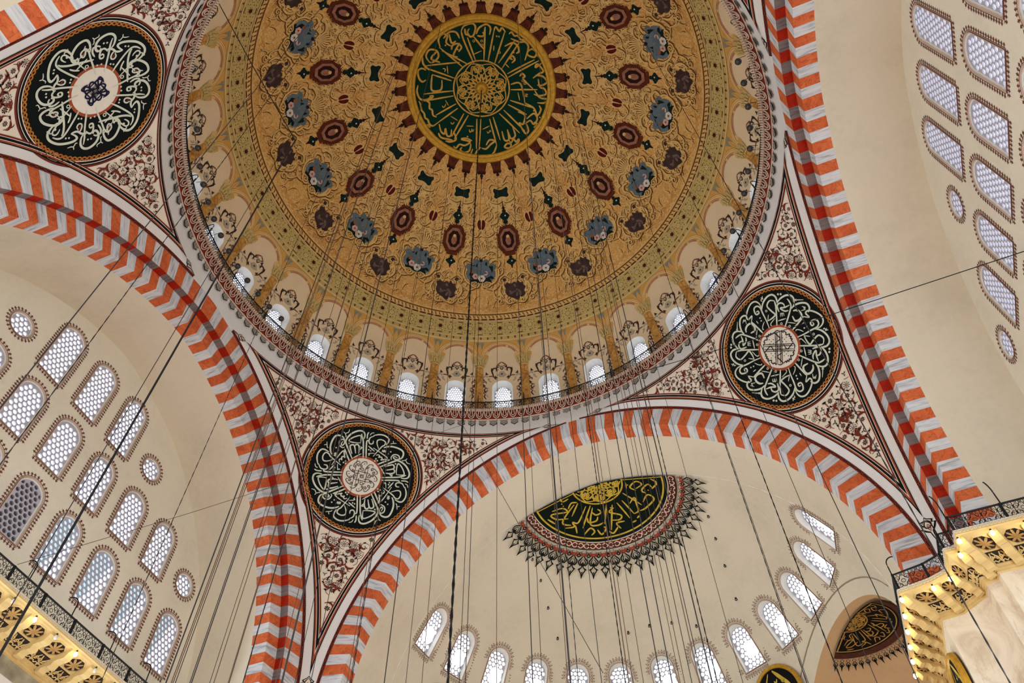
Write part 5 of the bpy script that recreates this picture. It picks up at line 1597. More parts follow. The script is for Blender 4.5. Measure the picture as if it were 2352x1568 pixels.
# ------------------------------------------------------------------ lettering (traced strokes; centimetres)
TX = {
    'TL': 's8:31,-119 56,-113 89,-106 119,-100 146,-100 159,-105|s6:51,-80 82,-103 93,-110 121,-129 141,-140 151,-136 151,-125 141,-117 132,-114|s9:108,-124 121,-143 143,-157 162,-154 177,-138 187,-113 188,-82 183,-57 173,-46 163,-53 154,-70|s8:154,-70 149,-57 149,-44 157,-31 158,-15 152,-9|s7:69,-50 91,-59 122,-74 150,-90 165,-104 167,-121 160,-138|s6:75,-80 96,-81 113,-86|s6:143,-43 132,-50 121,-45 121,-35 131,-31 145,-35 153,-42|m8:133,-40|s7:71,-21 97,-20 127,-20 153,-19 176,-17 200,-19|s7:134,-4 125,-2 123,8 135,13 153,12 160,3 156,-7 149,-13|s6:134,-4 139,3 133,9|s9:162,15 153,16 151,26 162,35 181,36 200,25 214,4 214,-16 200,-29 177,-30 162,-24|s6:166,17 170,28 165,35|s7:129,30 145,42 161,44 165,39|s7:63,12 95,28 124,44 149,57 159,69 160,77|s6:159,74 142,67 129,71 132,81 145,84 158,76 171,75|m7:142,76|s9:126,92 115,87 108,92 113,106 129,116 155,113 180,100 192,79 183,64 161,54 146,52|s6:128,92 119,96 121,108|s6:123,56 80,89|d7:100,-48 101,-37 101,-2 97,13 169,-88 169,-76 182,-3 180,9|o7:93,51|c6:131,132|s4:192,-42 192,-49 203,-56 203,-66 206,-79|s4:203,-56 215,-54|s4:174,50 181,46 195,48 205,35 213,36|s4:195,48 201,57|s4:142,143 149,145 151,133 145,124|s4:151,133 163,137|s5:53,-168 88,-120',
    'TLC': 's6:-10,1 9,19 22,27 34,22 32,10 24,2 8,-10 27,-5 46,-2 53,-8 45,-19 33,-25|s6:-24,15 -7,35 5,45 17,41 15,29 5,18',
    'BL': 's7:-5,-92 -17,-136 -24,-171 -17,-178|s7:-18,-88 -30,-132 -40,-166 -51,-188 -59,-200|s5:-32,-105 -64,-75|s7:-74,-92 -90,-118 -92,-129 -82,-136 -72,-130 -58,-99|s7:-73,-132 -67,-142 -57,-142 -48,-127 -44,-100|s5:-49,-118 -38,-133 -42,-136 -50,-131|s7:-76,-56 -95,-80 -114,-106|s8:-65,-68 -84,-92 -111,-127 -119,-142 -115,-165 -100,-191 -75,-211 -54,-214 -42,-202 -39,-180|s6:-50,-155 -58,-189 -80,-180 -100,-161 -104,-148 -80,-148 -50,-155|s6:-116,-114 -125,-108 -142,-116 -146,-134 -138,-146 -127,-145 -122,-132 -128,-119 -135,-123 -132,-138|s8:-126,-148 -139,-159 -159,-160 -173,-150 -180,-125 -180,-97 -172,-74 -163,-62|s6:-152,-39 -176,-25 -193,-25 -200,-43 -193,-62 -177,-61 -167,-52 -144,-41 -108,-25|s7:-179,-69 -201,-75 -216,-70 -225,-48 -222,-23 -209,2|s6:-117,-37 -123,-47 -116,-55 -111,-50 -115,-64 -106,-69 -101,-65 -110,-85 -113,-95 -122,-87 -134,-58 -149,-14|c5:-89,-39 -100,-41 -93,-50 -101,-137|d7:-140,-91 -153,-99 6,-132 -4,-134|s4:-140,-59 -152,-61 -142,-66 -154,-69 -143,-73 -153,-76|s6:5,-184 6,-170 -5,-164 -14,-173 -14,-193 3,-208|s6:-26,-184 -30,-205 -27,-219|s4:-127,-162 -124,-166 -130,-178 -119,-189 -118,-205|s4:-130,-178 -141,-183|s4:-17,-206 -13,-218 -1,-224|s4:-187,-87 -194,-91 -202,-114|s4:-199,-100 -210,-95|s4:2,-105 6,-112 0,-114 7,-119 27,-125|s6:25,-134 -11,-152',
    'BLC': 's3:7,-60 5,-72 -7,-72 -18,-60 -20,-47 -12,-44 -13,-52 -19,-52|s3:-25,-53 -29,-66 -39,-64 -49,-49 -49,-36 -39,-35 -42,-43 -48,-42|s3:-25,-51 -28,-44 -35,-48 -34,-54 -25,-51|s3:39,-57 35,-66 21,-64 12,-51 10,-45 17,-47 13,-54|s3:20,-39 22,33|s3:12,-12 7,-38 20,-41|s3:0,-27 -19,-33 -5,-40 0,-27|s3:21,-54 21,-44|s3:-4,-64 -3,-57',
    'R': 's7:-66,-68 -95,-94 -127,-124 -141,-144|s7:-53,-115 -74,-106 -97,-104 -98,-125 -100,-153 -111,-162 -129,-161 -141,-144|s4:-54,-114 -77,-129|s7:-35,-89 -50,-118 -64,-152 -74,-173 -76,-185 -70,-197 -55,-200 -43,-185 -43,-173 -55,-169 -58,-179 -49,-181|s8:-73,-167 -100,-181 -132,-182 -154,-170 -158,-151 -150,-136 -141,-127|s7:-80,-174 -87,-194 -82,-215 -63,-226 -36,-223 -11,-212 0,-200 -3,-190 -24,-188 -2,-173|s7:-2,-173 -1,-135 1,-98|s7:-84,-35 -116,-46 -158,-62 -175,-72 -183,-89 -185,-102|s7:-150,-67 -137,-79 -134,-102 -150,-88 -171,-77|s7:-150,-88 -157,-102 -150,-117 -134,-121 -123,-107 -118,-97|s8:-142,-129 -168,-127 -194,-114 -207,-93 -201,-74 -182,-62|s9:-143,-38 -136,-16 -151,-4 -170,-5 -178,-21 -174,-39 -162,-49|s8:-201,8 -219,1 -225,-19 -211,-41 -186,-58 -165,-61|d7:-35,-139 -41,-151|o5:-86,-57 -83,-147 -102,-21|s4:-129,-7 -109,-38|s5:-116,-55 -85,-77|s4:-52,-87 -49,-90 -56,-96 -84,-95|s4:-14,-104 -12,-110 -23,-119 -42,-125|s4:-228,-40 -210,-62 -204,-64 -205,-70 -211,-67|s4:-186,-21 -202,-10 -202,-19 -209,-14 -202,-29|s4:-119,-68 -126,-77 -122,-81 -113,-74 -120,-83 -117,-87 -106,-79|s4:-102,-189 -105,-197 -115,-193 -111,-204|s4:-110,-194 -122,-202|c6:-182,-137 -174,-147|s4:-17,-142 -20,-157',
    'RC': 's3:46,51 7,17 -55,-42|s3:-54,36 -15,-5 40,-65|s4:-54,36 -61,33 -61,23 -69,23 -65,14 -74,13 -68,4 -77,0 -63,-10 -70,-16 -69,-27 -62,-28 -63,-38 -56,-40|d4:-42,9 -31,-3 -44,-3 -56,-3 -43,-15|s4:-4,-27 -33,-21 -36,-55 -49,-55 -57,-43',
    'DM': 's8:23,-336 15,-281 15,-148|s8:40,-292 30,-158|s8:152,-310 73,-140|s8:189,-275 90,-123|s8:239,-246 124,-105|s8:270,-182 143,-98|s8:295,-168 150,-63|s8:360,-38 164,-5|s8:338,-50 167,-25|s8:163,37 216,52 201,160|s8:152,65 294,112|s8:126,119 238,203|s8:107,138 187,224|s8:72,158 144,308|s8:41,167 111,308|s8:0,173 -10,307|s8:-23,175 -40,327|s8:-70,157 -144,308|s8:-91,148 -158,302|s8:-128,111 -255,201|s8:-148,92 -263,182|s8:-168,51 -300,77|s8:-167,24 -298,35|s8:-163,-23 -323,-65|s8:-152,-49 -311,-103|s8:-138,-105 -221,-181|s8:-118,-112 -243,-235|s8:-55,-182 -230,-240|s8:-49,-148 -122,-303|s8:-19,-156 -117,-280|s9:-23,380 20,370 41,351 22,339 0,352 27,367 82,355 94,338 74,347 65,328 45,342 37,324|s9:18,265 14,316 40,320 51,266|s9:51,266 52,319 82,313 85,262|s9:-131,303 -157,313 -181,329 -198,317 -178,294|s9:-98,305 -68,285 -41,301 -72,310 -106,323 -128,309|s9:-40,327 -70,358 -101,367 -123,353|s9:-165,251 -188,226 -218,218 -177,252 -213,258 -239,241 -265,251 -275,235|s9:-176,263 -200,295 -233,292 -246,270 -231,261|s9:-267,202 -292,184 -321,160 -324,131|s9:-248,145 -266,175 -285,166 -278,126 -294,151 -307,129 -300,88|s9:-242,159 -246,206 -280,206 -306,189|s9:-300,77 -336,82 -349,64 -348,38 -357,22 -352,-3 -357,-27 -349,-56 -349,-79|s9:-353,85 -363,58|s9:-297,46 -311,28 -304,-1 -313,-16 -301,-43 -308,-63 -281,-62 -266,-71 -284,-79|s9:-316,-161 -337,-128 -336,-83 -301,-66 -275,-75|s9:-264,-169 -286,-168 -294,-195 -282,-232 -258,-237 -241,-218|s9:-221,-181 -246,-138 -258,-100 -212,-84 -185,-131|s9:-226,-293 -239,-255 -224,-210|s9:-205,-250 -207,-289 -175,-312 -143,-291 -149,-256 -187,-242 -205,-250|s9:-145,-287 -188,-263 -153,-225|s9:-117,-301 -107,-345 -74,-362 -56,-343 -77,-310 -59,-281|s9:-80,-338 -39,-357 -5,-342 -1,-304|s9:-43,-348 -51,-298 -25,-298|s9:-67,-263 -52,-283 -22,-281 -12,-255 -36,-238|s9:-11,-281 -70,-232 -52,-213|s9:23,-336 48,-357 93,-354 103,-329 77,-292 56,-291 52,-318 69,-333|s9:47,-342 39,-313 55,-301|s9:92,-291 119,-317 162,-321 176,-295 157,-261|s9:73,-283 98,-194|s9:93,-281 124,-268 152,-310|s9:189,-275 205,-289 214,-260 234,-273 243,-244|s9:257,-228 274,-233 281,-210 299,-203 305,-180 326,-168 328,-147|s9:210,-173 258,-176 278,-149 272,-120 254,-115|s9:257,-202 295,-168 323,-159 330,-125 286,-63|s9:311,-101 345,-110 361,-84 343,-64 318,-78 309,-96|s9:224,-89 213,-103 231,-108 235,-85 212,-73|s9:361,-84 362,-58|s9:375,-23 328,-7 344,-23 362,24 334,31 293,44|s9:312,34 348,51 361,86 330,97 302,88|s9:319,57 313,102 333,119 332,149 291,147 266,129|s9:226,11 246,2 254,21 240,32 272,100|s9:278,112 292,158 331,180 306,193 268,181|s9:201,160 238,203 243,246 273,224 272,198|s9:145,194 176,225 148,268 133,252|s9:178,247 228,231 236,265 206,287 194,262 158,271|s9:128,251 140,317 163,314 168,274|s9:199,305 226,293 210,277|s5:34,-193 83,-195|s5:178,-80 189,-54|s5:185,92 178,137|s5:-126,-192 -140,-149|s5:-214,-19 -210,16|s5:-223,75 -196,114|s5:-161,162 -124,180|s5:-83,215 -38,212|s5:157,-198 144,-171|s5:-155,186 -157,201 -146,200 -140,190 -140,205 -128,195|s5:-63,234 -62,245 -53,243 -45,236 -43,247|s5:-154,-188 -143,-178 -153,-166|s5:-242,1 -241,13 -229,10 -220,0|s5:219,114 232,120 217,125 229,132|s5:-237,107 -231,120 -217,114|d8:129,-284 115,-267 190,-240 201,-234 244,-124 -87,-299 -35,-251 -361,103 -355,113 241,251 253,262 -179,219 233,217|o6:170,-151 104,-245 97,-224 234,40 240,58 -91,-241 64,-261',
    'HM': 's7:-258,50 -206,63 -194,96 -269,68 -255,108 -201,137|s7:-146,73 -235,141 -201,180|s7:-126,74 -180,134|s7:-95,110 -161,182 -188,168 -190,195 -233,180|s7:-73,116 -152,223|s7:-46,150 -34,174 -64,180 -79,156|s7:-111,178 -113,206 -75,212 -59,192|s7:-67,132 -108,216 -77,238 -43,234|s7:5,141 -39,243|s7:35,168 5,187 56,219 41,242 -3,233|s7:59,143 94,245|s7:88,136 123,225|s7:106,92 176,180|s7:121,162 154,130 153,168 150,212 123,225|s7:188,164 223,121 247,151 192,200 158,213|s7:175,86 153,61 192,27 215,50 178,76|s7:219,111 203,90 243,53 258,75|s7:255,85 289,47 267,17|s7:-158,260 -117,239 -102,264 -124,278|s7:-85,261 -73,293 -40,269 -51,257|s7:-31,289 -13,305 20,279|s7:32,291 20,258 63,256|s7:-189,236 -181,191|s7:33,149 -18,285|s7:-182,83 -156,57 -128,68|s7:-195,-11 -192,24 -160,23|s7:140,28 132,68|s7:-294,81 -271,128|s7:130,252 149,238|s7:100,272 122,264|d6:-200,35 -199,53 20,164 146,45 235,93 -265,92',
}
def letters(d, key, m_, rots=(0,), lay=4, maroon=None, sc=1.0, wk=1.0, tr=None, keep=None):
    for it in TX[key].split('|'):
        h, b = it.split(':'); typ = h[0]; w_ = int(h[1:]) / 100 * sc * wk
        P = [tuple(int(x) / 100 * sc for x in p.split(',')) for p in b.split(' ')]
        for a in rots:
            ca, sa = cos(a), sin(a); Q = [(x * ca - y * sa, x * sa + y * ca) for x, y in P]
            if tr: Q = [tr(*p) for p in Q]
            if typ == 's':
                C = cr(Q, 5 if len(Q) > 2 else 3); n = len(C)
                tp = lambda t: w_ * (.45 + .55 * min(1, 4.5 * t + .15, 4.5 * (1 - t) + .1))
                d.stroke(C, tp, m_, lay)
            elif typ == 'd':
                for p in Q:
                    r = w_ * .62; d.poly([(p[0] + r * cos(a + k * pi / 2 + .3), p[1] + r * sin(a + k * pi / 2 + .3)) for k in range(4)], m_, lay)
            elif typ == 'c':
                for p in Q: d.disc(p, w_ * .8, m_, lay, 9)
            elif typ == 'o':
                for p in Q: d.ring(p, w_ * .55, w_ * 1.1, m_, lay, 10)
            elif typ == 'm':
                for p in Q: d.disc(p, w_ * .5, maroon or M_RED, lay + 1, 8, w_ * .9, 1.2)
R4 = [k * pi / 2 for k in range(4)]
for q, key in (('back_left', 'TL'), ('front_left', 'BL'), ('front_right', 'R')):
    root, inv = ROUND[q]
    d = Deco(inv, .012); letters(d, key, M_SIL, R4); d.build('inscription', root)
    d = Deco(inv, .012)
    if key == 'TL':
        letters(d, 'TLC', M_NAVY, R4, 5)
        for r in (.26, .19, .12, .05):
            P = [(r * cos(k * pi / 2 + .1), r * sin(k * pi / 2 + .1)) for k in range(4)]; d.stroke(P + [P[0]], .028, M_BLK, 5, False, False)
    elif key == 'BL':
        letters(d, 'BLC', M_BLK, R4, 5)
        for r in (.11, .06):
            P = [(r * cos(k * pi / 2 + .6), r * sin(k * pi / 2 + .6)) for k in range(4)]; d.stroke(P + [P[0]], .025, M_BLK, 5, False, False)
    else:
        letters(d, 'RC', M_BLK, R4, 5)
        for y in (-.06, .0, .06): d.stroke([(-.07, y), (.07, y)], .025, M_BLK, 5, taper=False)
    d.build('centre_inscription', root)
d = Deco(MEDF, .012); letters(d, 'DM', M_GPT, (0,), 3, None, 1.0, 1.15); d.build('gold_inscription', MED)
# ------------------------------------------------------------------ half medallion on the front semi-dome
def sz(u): return ZC + sqrt(max(0.01, RI * RI - (u + EE) ** 2))
def half_medallion(name, label, f0, loc, sc, R_out, field, glt, key='HM', wr=1.0):
    root = empty(name, loc); tag(root, label, 'half medallion'); O = Vector(loc)
    f = lambda x, y, o: Vector(f0(x, y, o + .11)) - O
    n = 60; HA = lambda r: [(r * cos(pi * k / n), r * sin(pi * k / n)) for k in range(n + 1)]
    def half(d, r0, r1, m_, l, st=.35):
        k = max(1, int((r1 - r0) / st + .99))
        for j in range(k): d.strip(HA(max(.001, lerp(r0, r1, j / k))), HA(lerp(r0, r1, (j + 1) / k)), m_, l)
    d = Deco(f, .012); half(d, 0, 3.40 * sc, field, 1); d.build('dark_field', root)
    d = Deco(f, .012); half(d, 3.18 * sc, 3.26 * sc, glt, 3); half(d, 1.22 * sc, 1.30 * sc, glt, 3)
    for x0, x1 in ((1.3, 3.2), (-3.2, -1.3)): d.stroke([(x0 * sc, .06), (x1 * sc, .06)], .06, glt, 3, taper=False)
    d.stroke([(-3.4 * sc + .05 * k * sc * 2.72, .0) for k in range(26)], .06, M_BLK, 2, taper=False)
    knot(d, glt, 1.22 * sc, .06 * sc, lambda p: p[1] > .03); d.build('gold_border', root)
    d = Deco(f, .012); letters(d, key, glt, (0,), 4, None, sc, 1.25 * wr, keep=True); d.build('gold_inscription', root)
    return root, f, half, HA
f_semi = lambda x, y, o: (x * (1 - o / RI), YS + max(0, y) * (1 - o / RI), sz(hypot(x, max(0, y))) - o)
M_HG = flat('black green field', (14, 26, 20), .1)
M_GPT2 = flat('yellow gold lettering', (206, 176, 62), .12, 3, .6, .3)
HR, HF, half_, HA_ = half_medallion('half_medallion', 'half round green and gold calligraphy medallion with leaf rays on the front semi-dome', f_semi, (0, YS, ZT), 1.0, 5.2, M_HG, M_GPT2)
d = Deco(HF, .012)
half_(d, 3.46, 3.80, M_RED, 1)
for ph in (0, pi):
    P = [((3.63 + .12 * sin(24 * pi * k / 300 * 1.5 + ph)), pi * k / 300) for k in range(301)]
    d.stroke([(r * cos(a), r * sin(a)) for r, a in P], .045, M_CRM, 3, False, False)
for k in range(18):
    a = pi * (k + .5) / 18; c = (3.63 * cos(a), 3.63 * sin(a)); d.poly([(c[0] + .07 * cos(a + j * pi / 2), c[1] + .07 * sin(a + j * pi / 2)) for j in range(4)], M_BLK, 3)
half_(d, 3.80, 3.84, M_BLK, 2); half_(d, 3.42, 3.46, M_CRM, 2); d.build('red_chain_band', HR)
N = 25
def ray_leaf(k):
    a = pi * (k + .5) / N; ca, sa = cos(a), sin(a)
    T = lambda L: [((4.0 + y) * ca - x * sa, (4.0 + y) * sa + x * ca) for x, y in L]
    e = Deco(HF, .012)
    red = [(0, .05), (.05, .16), (.16, .18), (.20, .08), (.14, -.04), (.05, .02)]
    e.poly(T(red + [(-x, y) for x, y in red[::-1]]), M_RUST if False else flat('vermilion paint', (158, 62, 44), .06), 2)
    for sg in (-1, 1):
        e.stroke(T(cr([(0, .12), (sg * .12, .28), (sg * .24, .42), (sg * .14, .60), (sg * .04, .52)], 3)), .065, M_DG, 3)
        e.stroke(T(cr([(sg * .02, .3), (sg * .14, .46), (sg * .03, .66), (sg * .16, .82), (sg * .06, .98), (0, 1.22)], 3)), .055, M_DG, 3)
        e.poly(T([(sg * .14, .72), (sg * .25, .80), (sg * .12, .86)]), M_DG, 3)
        e.stroke(T(cr([(sg * .24, .0), (sg * .34, .12), (sg * .27, .2), (sg * .20, .12)], 3)), .04, M_DG, 3)
    e.poly(T([(-.03, .9), (.03, .9), (0, 1.24)]), M_DG, 3); e.poly(T([(0, .42), (.06, .52), (0, .66), (-.06, .52)]), M_DG, 3)
    e.build('ray_leaf', HR)
for k in range(N): ray_leaf(k)
e = Deco(HF, .012)
for k in range(N + 1):
    a = pi * k / N; e.stroke([(3.9 * cos(a - .05), 3.9 * sin(a - .05)), (4.0 * cos(a), 4.0 * sin(a)), (3.9 * cos(a + .05), 3.9 * sin(a + .05))], .035, M_DG, 3)
    e.disc((4.06 * cos(a), 4.06 * sin(a)), .05, M_DG, 3, 6)
e.build('black_scallops', HR)
# exedra half medallion on the right
def f_ex(x, y, o):
    ax = Vector((sin(rad(EXA)), cos(rad(EXA)), 0)); tg = Vector((ax.y, -ax.x, 0)); y = max(0, y); x = x + .25
    h = sqrt(max(.01, (EXR - o) ** 2 - x * x - y * y)); p = Vector((0, YS, EXZ)) + ax * (DEX + y) + tg * x; return (p.x, p.y, p.z + h)
M_HG3 = flat('black brown field', (22, 18, 16), .1); M_GPT3 = flat('dull gold lettering', (176, 132, 52), .12, 3, .6, .3)
XR, XF, half2, _h = half_medallion('niche_half_medallion', 'dark half medallion with gold writing inside the ochre corner niche', f_ex, tuple(f_ex(0, 0, 0)), .565, 2.7, M_HG3, M_GPT3, 'HM', 1.0)
d = Deco(XF, .012); half2(d, 1.93, 2.18, flat('brown border paint', (84, 46, 34), .15, 8), 1); d.build('brown_border', XR)
for k in range(27):
    a = pi * (k + .5) / 27; ca, sa = cos(a), sin(a); T = lambda L: [((2.15 + y) * ca - x * sa, (2.15 + y) * sa + x * ca) for x, y in L]
    e = Deco(XF, .012)
    for sg in (-1, 1):
        e.stroke(T([(0, .02), (sg * .08, .1), (sg * .02, .2)]), .03, M_BRN, 3); e.stroke(T(cr([(0, .16), (sg * .09, .28), (sg * .02, .38), (0, .56)], 3)), .04, M_DG, 3)
    e.poly(T([(0, .24), (.05, .3), (0, .55), (-.05, .3)]), M_DG, 3); e.build('ray_leaf', XR)
# framed round calligraphy panels
def round_panel(c, nrm, r, label, up=Vector((0, 0, 1))):
    nrm = Vector(nrm).normalized(); ex = up.cross(nrm).normalized() ; ey = nrm.cross(ex)
    root = empty('round_calligraphy_panel', c); tag(root, label, 'wall panel')
    f = lambda x, y, o: ex * x + ey * y + nrm * o
    m_ = Mesh(); n = 48; V = []; F = []; P = [(r * .86, .04), (r * .88, .10), (r * .93, .13), (r * .97, .10), (r, .06), (r, -.06)]
    for rr, h in P:
        for k in range(n): V.append(f(rr * cos(2 * pi * k / n), rr * sin(2 * pi * k / n), h))
    m_.add(V, [(j * n + i, j * n + (i + 1) % n, (j + 1) * n + (i + 1) % n, (j + 1) * n + i) for j in range(len(P) - 1) for i in range(n)], M_GOLD); m_.build('gold_frame', root, True)
    b = Mesh(); b.add([f(r * .87 * cos(2 * pi * k / n), r * .87 * sin(2 * pi * k / n), .045) for k in range(n)], [tuple(range(n))], M_BLK); b.build('black_board', root)
    d = Deco(f, .012)
    for L, w_ in ((((-.55, .5), (-.62, .62), (-.68, .52), (-.56, .42), (-.46, .32), (-.1, .78)), .08), (((.1, .8), (.3, .5), (.55, .1), (.6, -.3), (.3, -.5)), .13), (((-.55, .45), (-.55, .1), (-.4, -.3), (0, -.45), (.3, -.2), (.25, .1)), .12), (((-.2, .42), (-.08, .3)), .06), (((-.3, .2), (-.1, .05), (.1, .2)), .09), (((-.1, -.1), (.1, -.2), (.2, .0)), .08), (((.3, .36), (.38, .28), (.44, .36)), .05), (((.02, .46), (.1, .38), (.16, .48)), .05)):
        d.stroke(cr([(x * r, y * r) for x, y in L], 5), w_ * r, M_GPT2, 5)
    d.build('gold_inscription', root); return root
pc = Vector(semi(32.5, 22.65, .30)); round_panel(pc, (-sin(rad(32.5)), -cos(rad(32.5)), -.18), 1.33, 'round black panel with gold frame cut by the bottom edge, left of the corner niche')
round_panel((10.72, 12.75, 14.95), (-1, 0, 0), 1.2, 'gold framed round panel on the marble pier at the lower right corner')
# ------------------------------------------------------------------ cables, wires, hooks
M_CAB = flat('dark steel cable', (44, 40, 40), .1, 3, .5, .4); M_BLC = flat('black cable', (18, 18, 22), .1, 3, .5, .3); M_RUSTC = flat('bronze wire', (92, 68, 52), .1, 3, .5, .4)
def cable(pts, r, m_, label, grp=None, hook=True, name='hanging_cable', twist=False):
    r *= .5; top = Vector(pts[0]); root = empty(name, top); tag(root, label, 'cable', grp)
    c = Mesh(); P = [Vector(p) - top for p in pts]
    if twist:
        for ph in (0, pi):
            Q = []; L = (P[-1] - P[0]).length; n = int(L / .16)
            for k in range(n + 1):
                p = P[0].lerp(P[-1], k / n); Q.append((p.x + r * .6 * cos(k * 1.3 + ph), p.y + r * .6 * sin(k * 1.3 + ph), p.z))
            c.tube(Q, r * .7, m_, 4)
    else: c.tube(P, r, m_, 6)
    c.build('strand', root)
    if hook:
        h = Mesh(); h.lathe([(.001, .03), (.09, .02), (.09, -.05), (.03, -.09), (.001, -.1)], (0, 0, 0), M_BLC, 8); h.build('ceiling_hook', root, True)
    return root
def side_of(az):
    h = ((az + 22.5 + 180) % 360) - 180; return h
ring_r = 4.88
for k in range(32):
    az = 11.25 * k; p = dome(az, 21.6, .03)
    if hypot(p[0] - CAM.x, p[1] - CAM.y) < 9.5: continue
    h = side_of(az); j = int(round(abs(h) / 11.25))
    pos = 'straight below the medallion centre' if j == 0 else ('straight above it' if j == 16 else '%s to the %s of the lowest one' % (ORD[min(j, 20)], 'right' if h > 0 else 'left'))
    cable([p, (p[0], p[1], 2.72)], .018 if k % 4 else .026, M_RUSTC if k % 2 else M_CAB, 'thin cable hung near the green medallion, ' + pos, 'cables of the inner ring below the medallion')
for k in range(16):
    az = 22.5 * k; p = dome(az, 43.2, .03)
    if hypot(p[0] - CAM.x, p[1] - CAM.y) < 9.5: continue
    h = side_of(az); j = int(round(abs(h) / 22.5))
    pos = 'straight below the medallion' if j == 0 else ('above the medallion' if j == 8 else '%s to the %s of the lowest one' % (ORD[j], 'right' if h > 0 else 'left'))
    cable([p, (p[0], p[1], 2.72)], .024, M_CAB, 'steel cable hung from a dome flower picture, ' + pos, 'cables of the outer ring below the dome', twist=(k % 2 == 0))
cable([(0, 0, 46.95), (0, 0, 2.7)], .055, M_BLC, 'thick dark central cable hanging from the gold boss of the dome medallion', None, False, 'central_cable', True)
def ray(u, v): return (Fw + Rt * ((u - 1176) / 1847.6657) - Up * ((v - 784) / 1847.6657))
def at_z(u, v, z): r = ray(u, v); return CAM + r * ((z - CAM.z) / r.z)
def at_x(u, v, x): r = ray(u, v); return CAM + r * ((x - CAM.x) / r.x)
def at_y(u, v, y): r = ray(u, v); return CAM + r * ((y - CAM.y) / r.y)
# cables let down from the drum gallery
for az, r, tw, lab in ((318, .03, True, 'heavy twisted cable crossing the lower left roundel'), (309, .022, False, 'slim cable left of the lower left roundel'), (301, .03, True, 'dark cable running down over the left striped arch'), (296, .02, False, 'slim cable beside the dark one over the left striped arch'),
                   (291, .026, False, 'cable running down over the left window wall beside its round window'), (327, .02, False, 'slim cable crossing the lower left roundel near its right edge'), (350, .022, False, 'slim cable left of the half medallion'), (4, .034, True, 'heavy twisted cable crossing the half medallion'), (7, .02, False, 'slim cable at the right edge of the half medallion'),
                   (13, .02, False, 'slim cable right of the half medallion'), (19, .034, True, 'heavy cable running down past the semi-dome windows right of the half medallion'), (23, .02, False, 'slim cable right of the heavy one over the semi-dome'), (33, .022, False, 'cable crossing the right roundel on its left side'), (38, .034, True, 'heavy cable running from the right roundel down to the corner niche'), (43, .022, False, 'cable crossing the right roundel down to the gallery')):
    p = Vector((11.9 * sin(rad(az)), 11.9 * cos(rad(az)), 33.2)); cable([p, (p.x, p.y, 2.7)], r, M_BLC if tw else M_CAB, lab, None, False, 'hanging_cable', tw)
k0 = at_z(678, 322, 27.0); a0 = Vector((11.9 * sin(rad(240)), 11.9 * cos(rad(240)), 33.9))
a0 = at_z(492, -12, 33.9)
cable([a0, a0.lerp(k0, .5) - Vector((0, 0, .1)), k0], .035, M_BLC, 'black power cable sagging in from the upper left dome railing', None, False, 'power_cable')
cable([k0, (k0.x, k0.y, 14), (k0.x, k0.y, 2.7)], .045, M_BLC, 'thick black power cable crossing the left window wall to the lower left corner', None, False, 'power_cable')
p1 = Vector((11.98 * sin(rad(15.5)), 11.98 * cos(rad(15.5)), 33.1)); p1 = at_z(1398, 875, 33.0); p2 = at_x(2352, 577, 16.15)
cable([p1, p1.lerp(p2, .5) - Vector((0, 0, .25)), p2 + (p2 - p1) * .002], .03, M_BLC, 'long black cable stretched from the dome cornice to the right window wall', None, False, 'stretched_cable')
p1 = at_x(40, 1296, -14.7); p2 = at_x(690, 1097, -12.2)
cable([p1, p1.lerp(p2, .5) - Vector((0, 0, .08)), p2], .018, M_CAB, 'thin wire stretched from the left gallery railing to the left striped arch', None, False, 'stretched_wire')
c1 = Vector((0, 0, at_y(1063, 975, 0).z)); c2 = at_z(1385, 1545, c1.z - 8)
cable([c1, c2], .014, M_CAB, 'thin wire slanting from the central cable down across the front semi-dome', None, False, 'slanting_wire')
c2 = at_y(1000, 996, 6)
cable([c1, c2], .012, M_CAB, 'short thin wire branching left from the central cable', None, False, 'slanting_wire')
# small iron eyelets on the semi-dome
EY = [(-60.9, 28.95), (-50.4, 28.52), (-42.4, 27.78), (-35.9, 26.82), (-8.1, 27.01), (.7, 27.1), (9.5, 26.97), (17.7, 26.54), (61.6, 28.74), (51.7, 28.31), (43.4, 27.62), (36.8, 26.6)]
EYL = ['highest on the left', 'second on the left', 'third on the left', 'lowest on the left', 'first above the middle windows', 'second above the middle windows', 'third above the middle windows', 'fourth above the middle windows', 'highest on the right', 'second on the right', 'third on the right', 'lowest on the right']
for (a, z), t in zip(EY, EYL):
    c = Vector(semi(a, z, .02)); root = empty('iron_eyelet', c); tag(root, 'small dark iron eyelet on the front semi-dome, ' + t, 'eyelet')
    m_ = Mesh(); m_.tube([(.05 * cos(q), 0, -.05 + .06 * sin(q)) for q in [2 * pi * i / 8 for i in range(8)]], .022, M_BLC, 5, True); m_.lathe([(.001, .02), (.05, .02), (.05, -.02), (.001, -.02)], (0, 0, .03), M_BLC, 8); m_.build('ring', root)
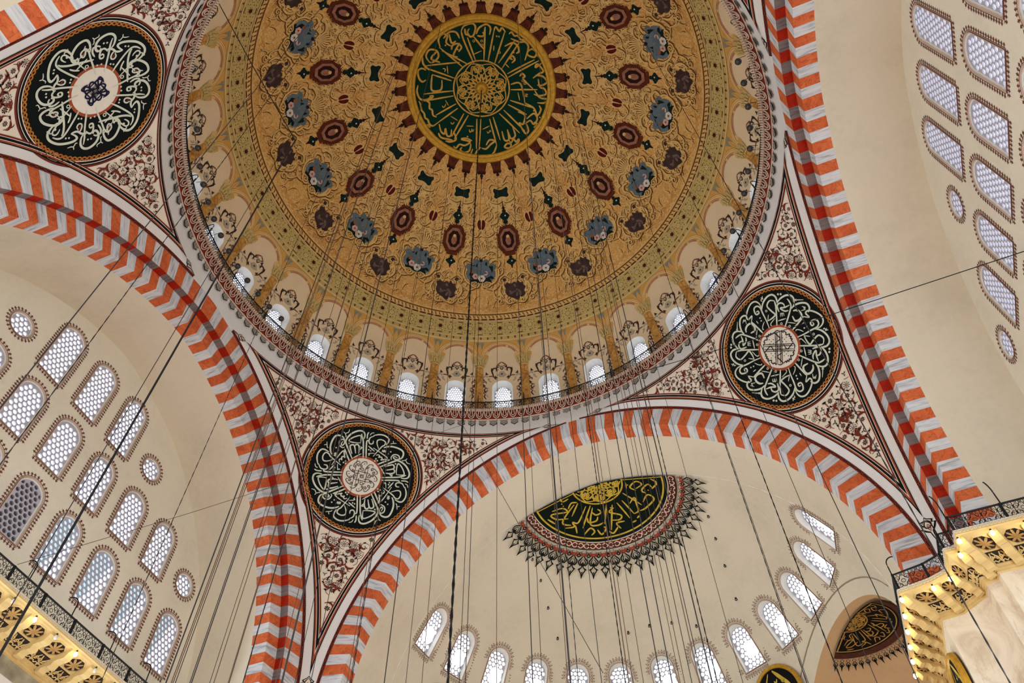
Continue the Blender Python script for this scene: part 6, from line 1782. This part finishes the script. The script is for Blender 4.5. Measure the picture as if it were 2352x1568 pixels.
# ------------------------------------------------------------------ lower hall windows and chandelier lamps (below the picture)
def lower_windows():
    m_ = emit('lower daylight fill glass', (222, 239, 255), GLO)  # unseen panes added to light the vaults, brighter than the visible windows
    k = 0
    for ax, sg in ((0, -1), (0, 1), (1, 1), (1, -1)):
        for i in range(-3, 4):
            if ax == 1 and abs(i) > 2: continue
            WN[0] += 1; g = Mesh(); P = win_outline(2.0, 4.0); d = (TY if ax == 0 else 26.5) - .03
            f = (lambda u, v: (sg * d, i * 3.6 + u, 7 + v)) if ax == 0 else (lambda u, v: (i * 4.4 + u, sg * d, 7 + v))
            if ax == 0 and sg < 0: f = lambda u, v: (-16.08, i * 2.9 + u, 8.5 + v)
            g.add([f(u, v) for u, v in P], [tuple(range(len(P)))], m_)
            o = g.build('window_%d' % WN[0]); tag(o, 'large lower hall window, %s of the %s side, out of the picture' % (ORD[i + 4], ('left', 'right', 'front', 'back')[(0 if sg < 0 else 1) if ax == 0 else (2 if sg > 0 else 3)]), 'window', None, 'structure')
lower_windows()
def chandelier():
    root = empty('ring_chandelier', (0, 0, 2.7)); tag(root, 'great ring chandelier below the dome, out of the picture', 'chandelier')
    m_ = Mesh()
    for r in (4.86, 9.0): m_.tube([(r * sin(2 * pi * k / 48), r * cos(2 * pi * k / 48), 0) for k in range(48)], .03, M_IRON, 5, True)
    m_.build('rings', root)
    b = Mesh()
    for r, n in ((4.86, 24), (9.0, 40)):
        for k in range(n):
            a = 2 * pi * k / n; b = Mesh(); b.lathe([(.01, .05), (.09, .14), (.09, .24), (.01, .33)], (r * sin(a), r * cos(a), 0), M_CHL, 6); b.build('lamp', root)
M_CHL = emit('chandelier lamp', (255, 214, 150), CHL)
chandelier()
# ------------------------------------------------------------------ light
w = bpy.data.worlds.new('sky'); SC.world = w; w.use_nodes = True
w.node_tree.nodes['Background'].inputs[0].default_value = (.75, .85, 1, 1); w.node_tree.nodes['Background'].inputs[1].default_value = 1.0
SC.view_settings.view_transform = 'Standard'; SC.view_settings.look = 'None'; SC.view_settings.gamma = 1.0; SC.view_settings.use_curve_mapping = False
SC.view_settings.exposure = EXPO
cy = SC.cycles
cy.max_bounces = 6; cy.diffuse_bounces = 5; cy.glossy_bounces = 2; cy.transmission_bounces = 2; cy.caustics_reflective = False; cy.caustics_refractive = False
cy.sample_clamp_indirect = 6.0; cy.use_adaptive_sampling = True; cy.adaptive_threshold = .02
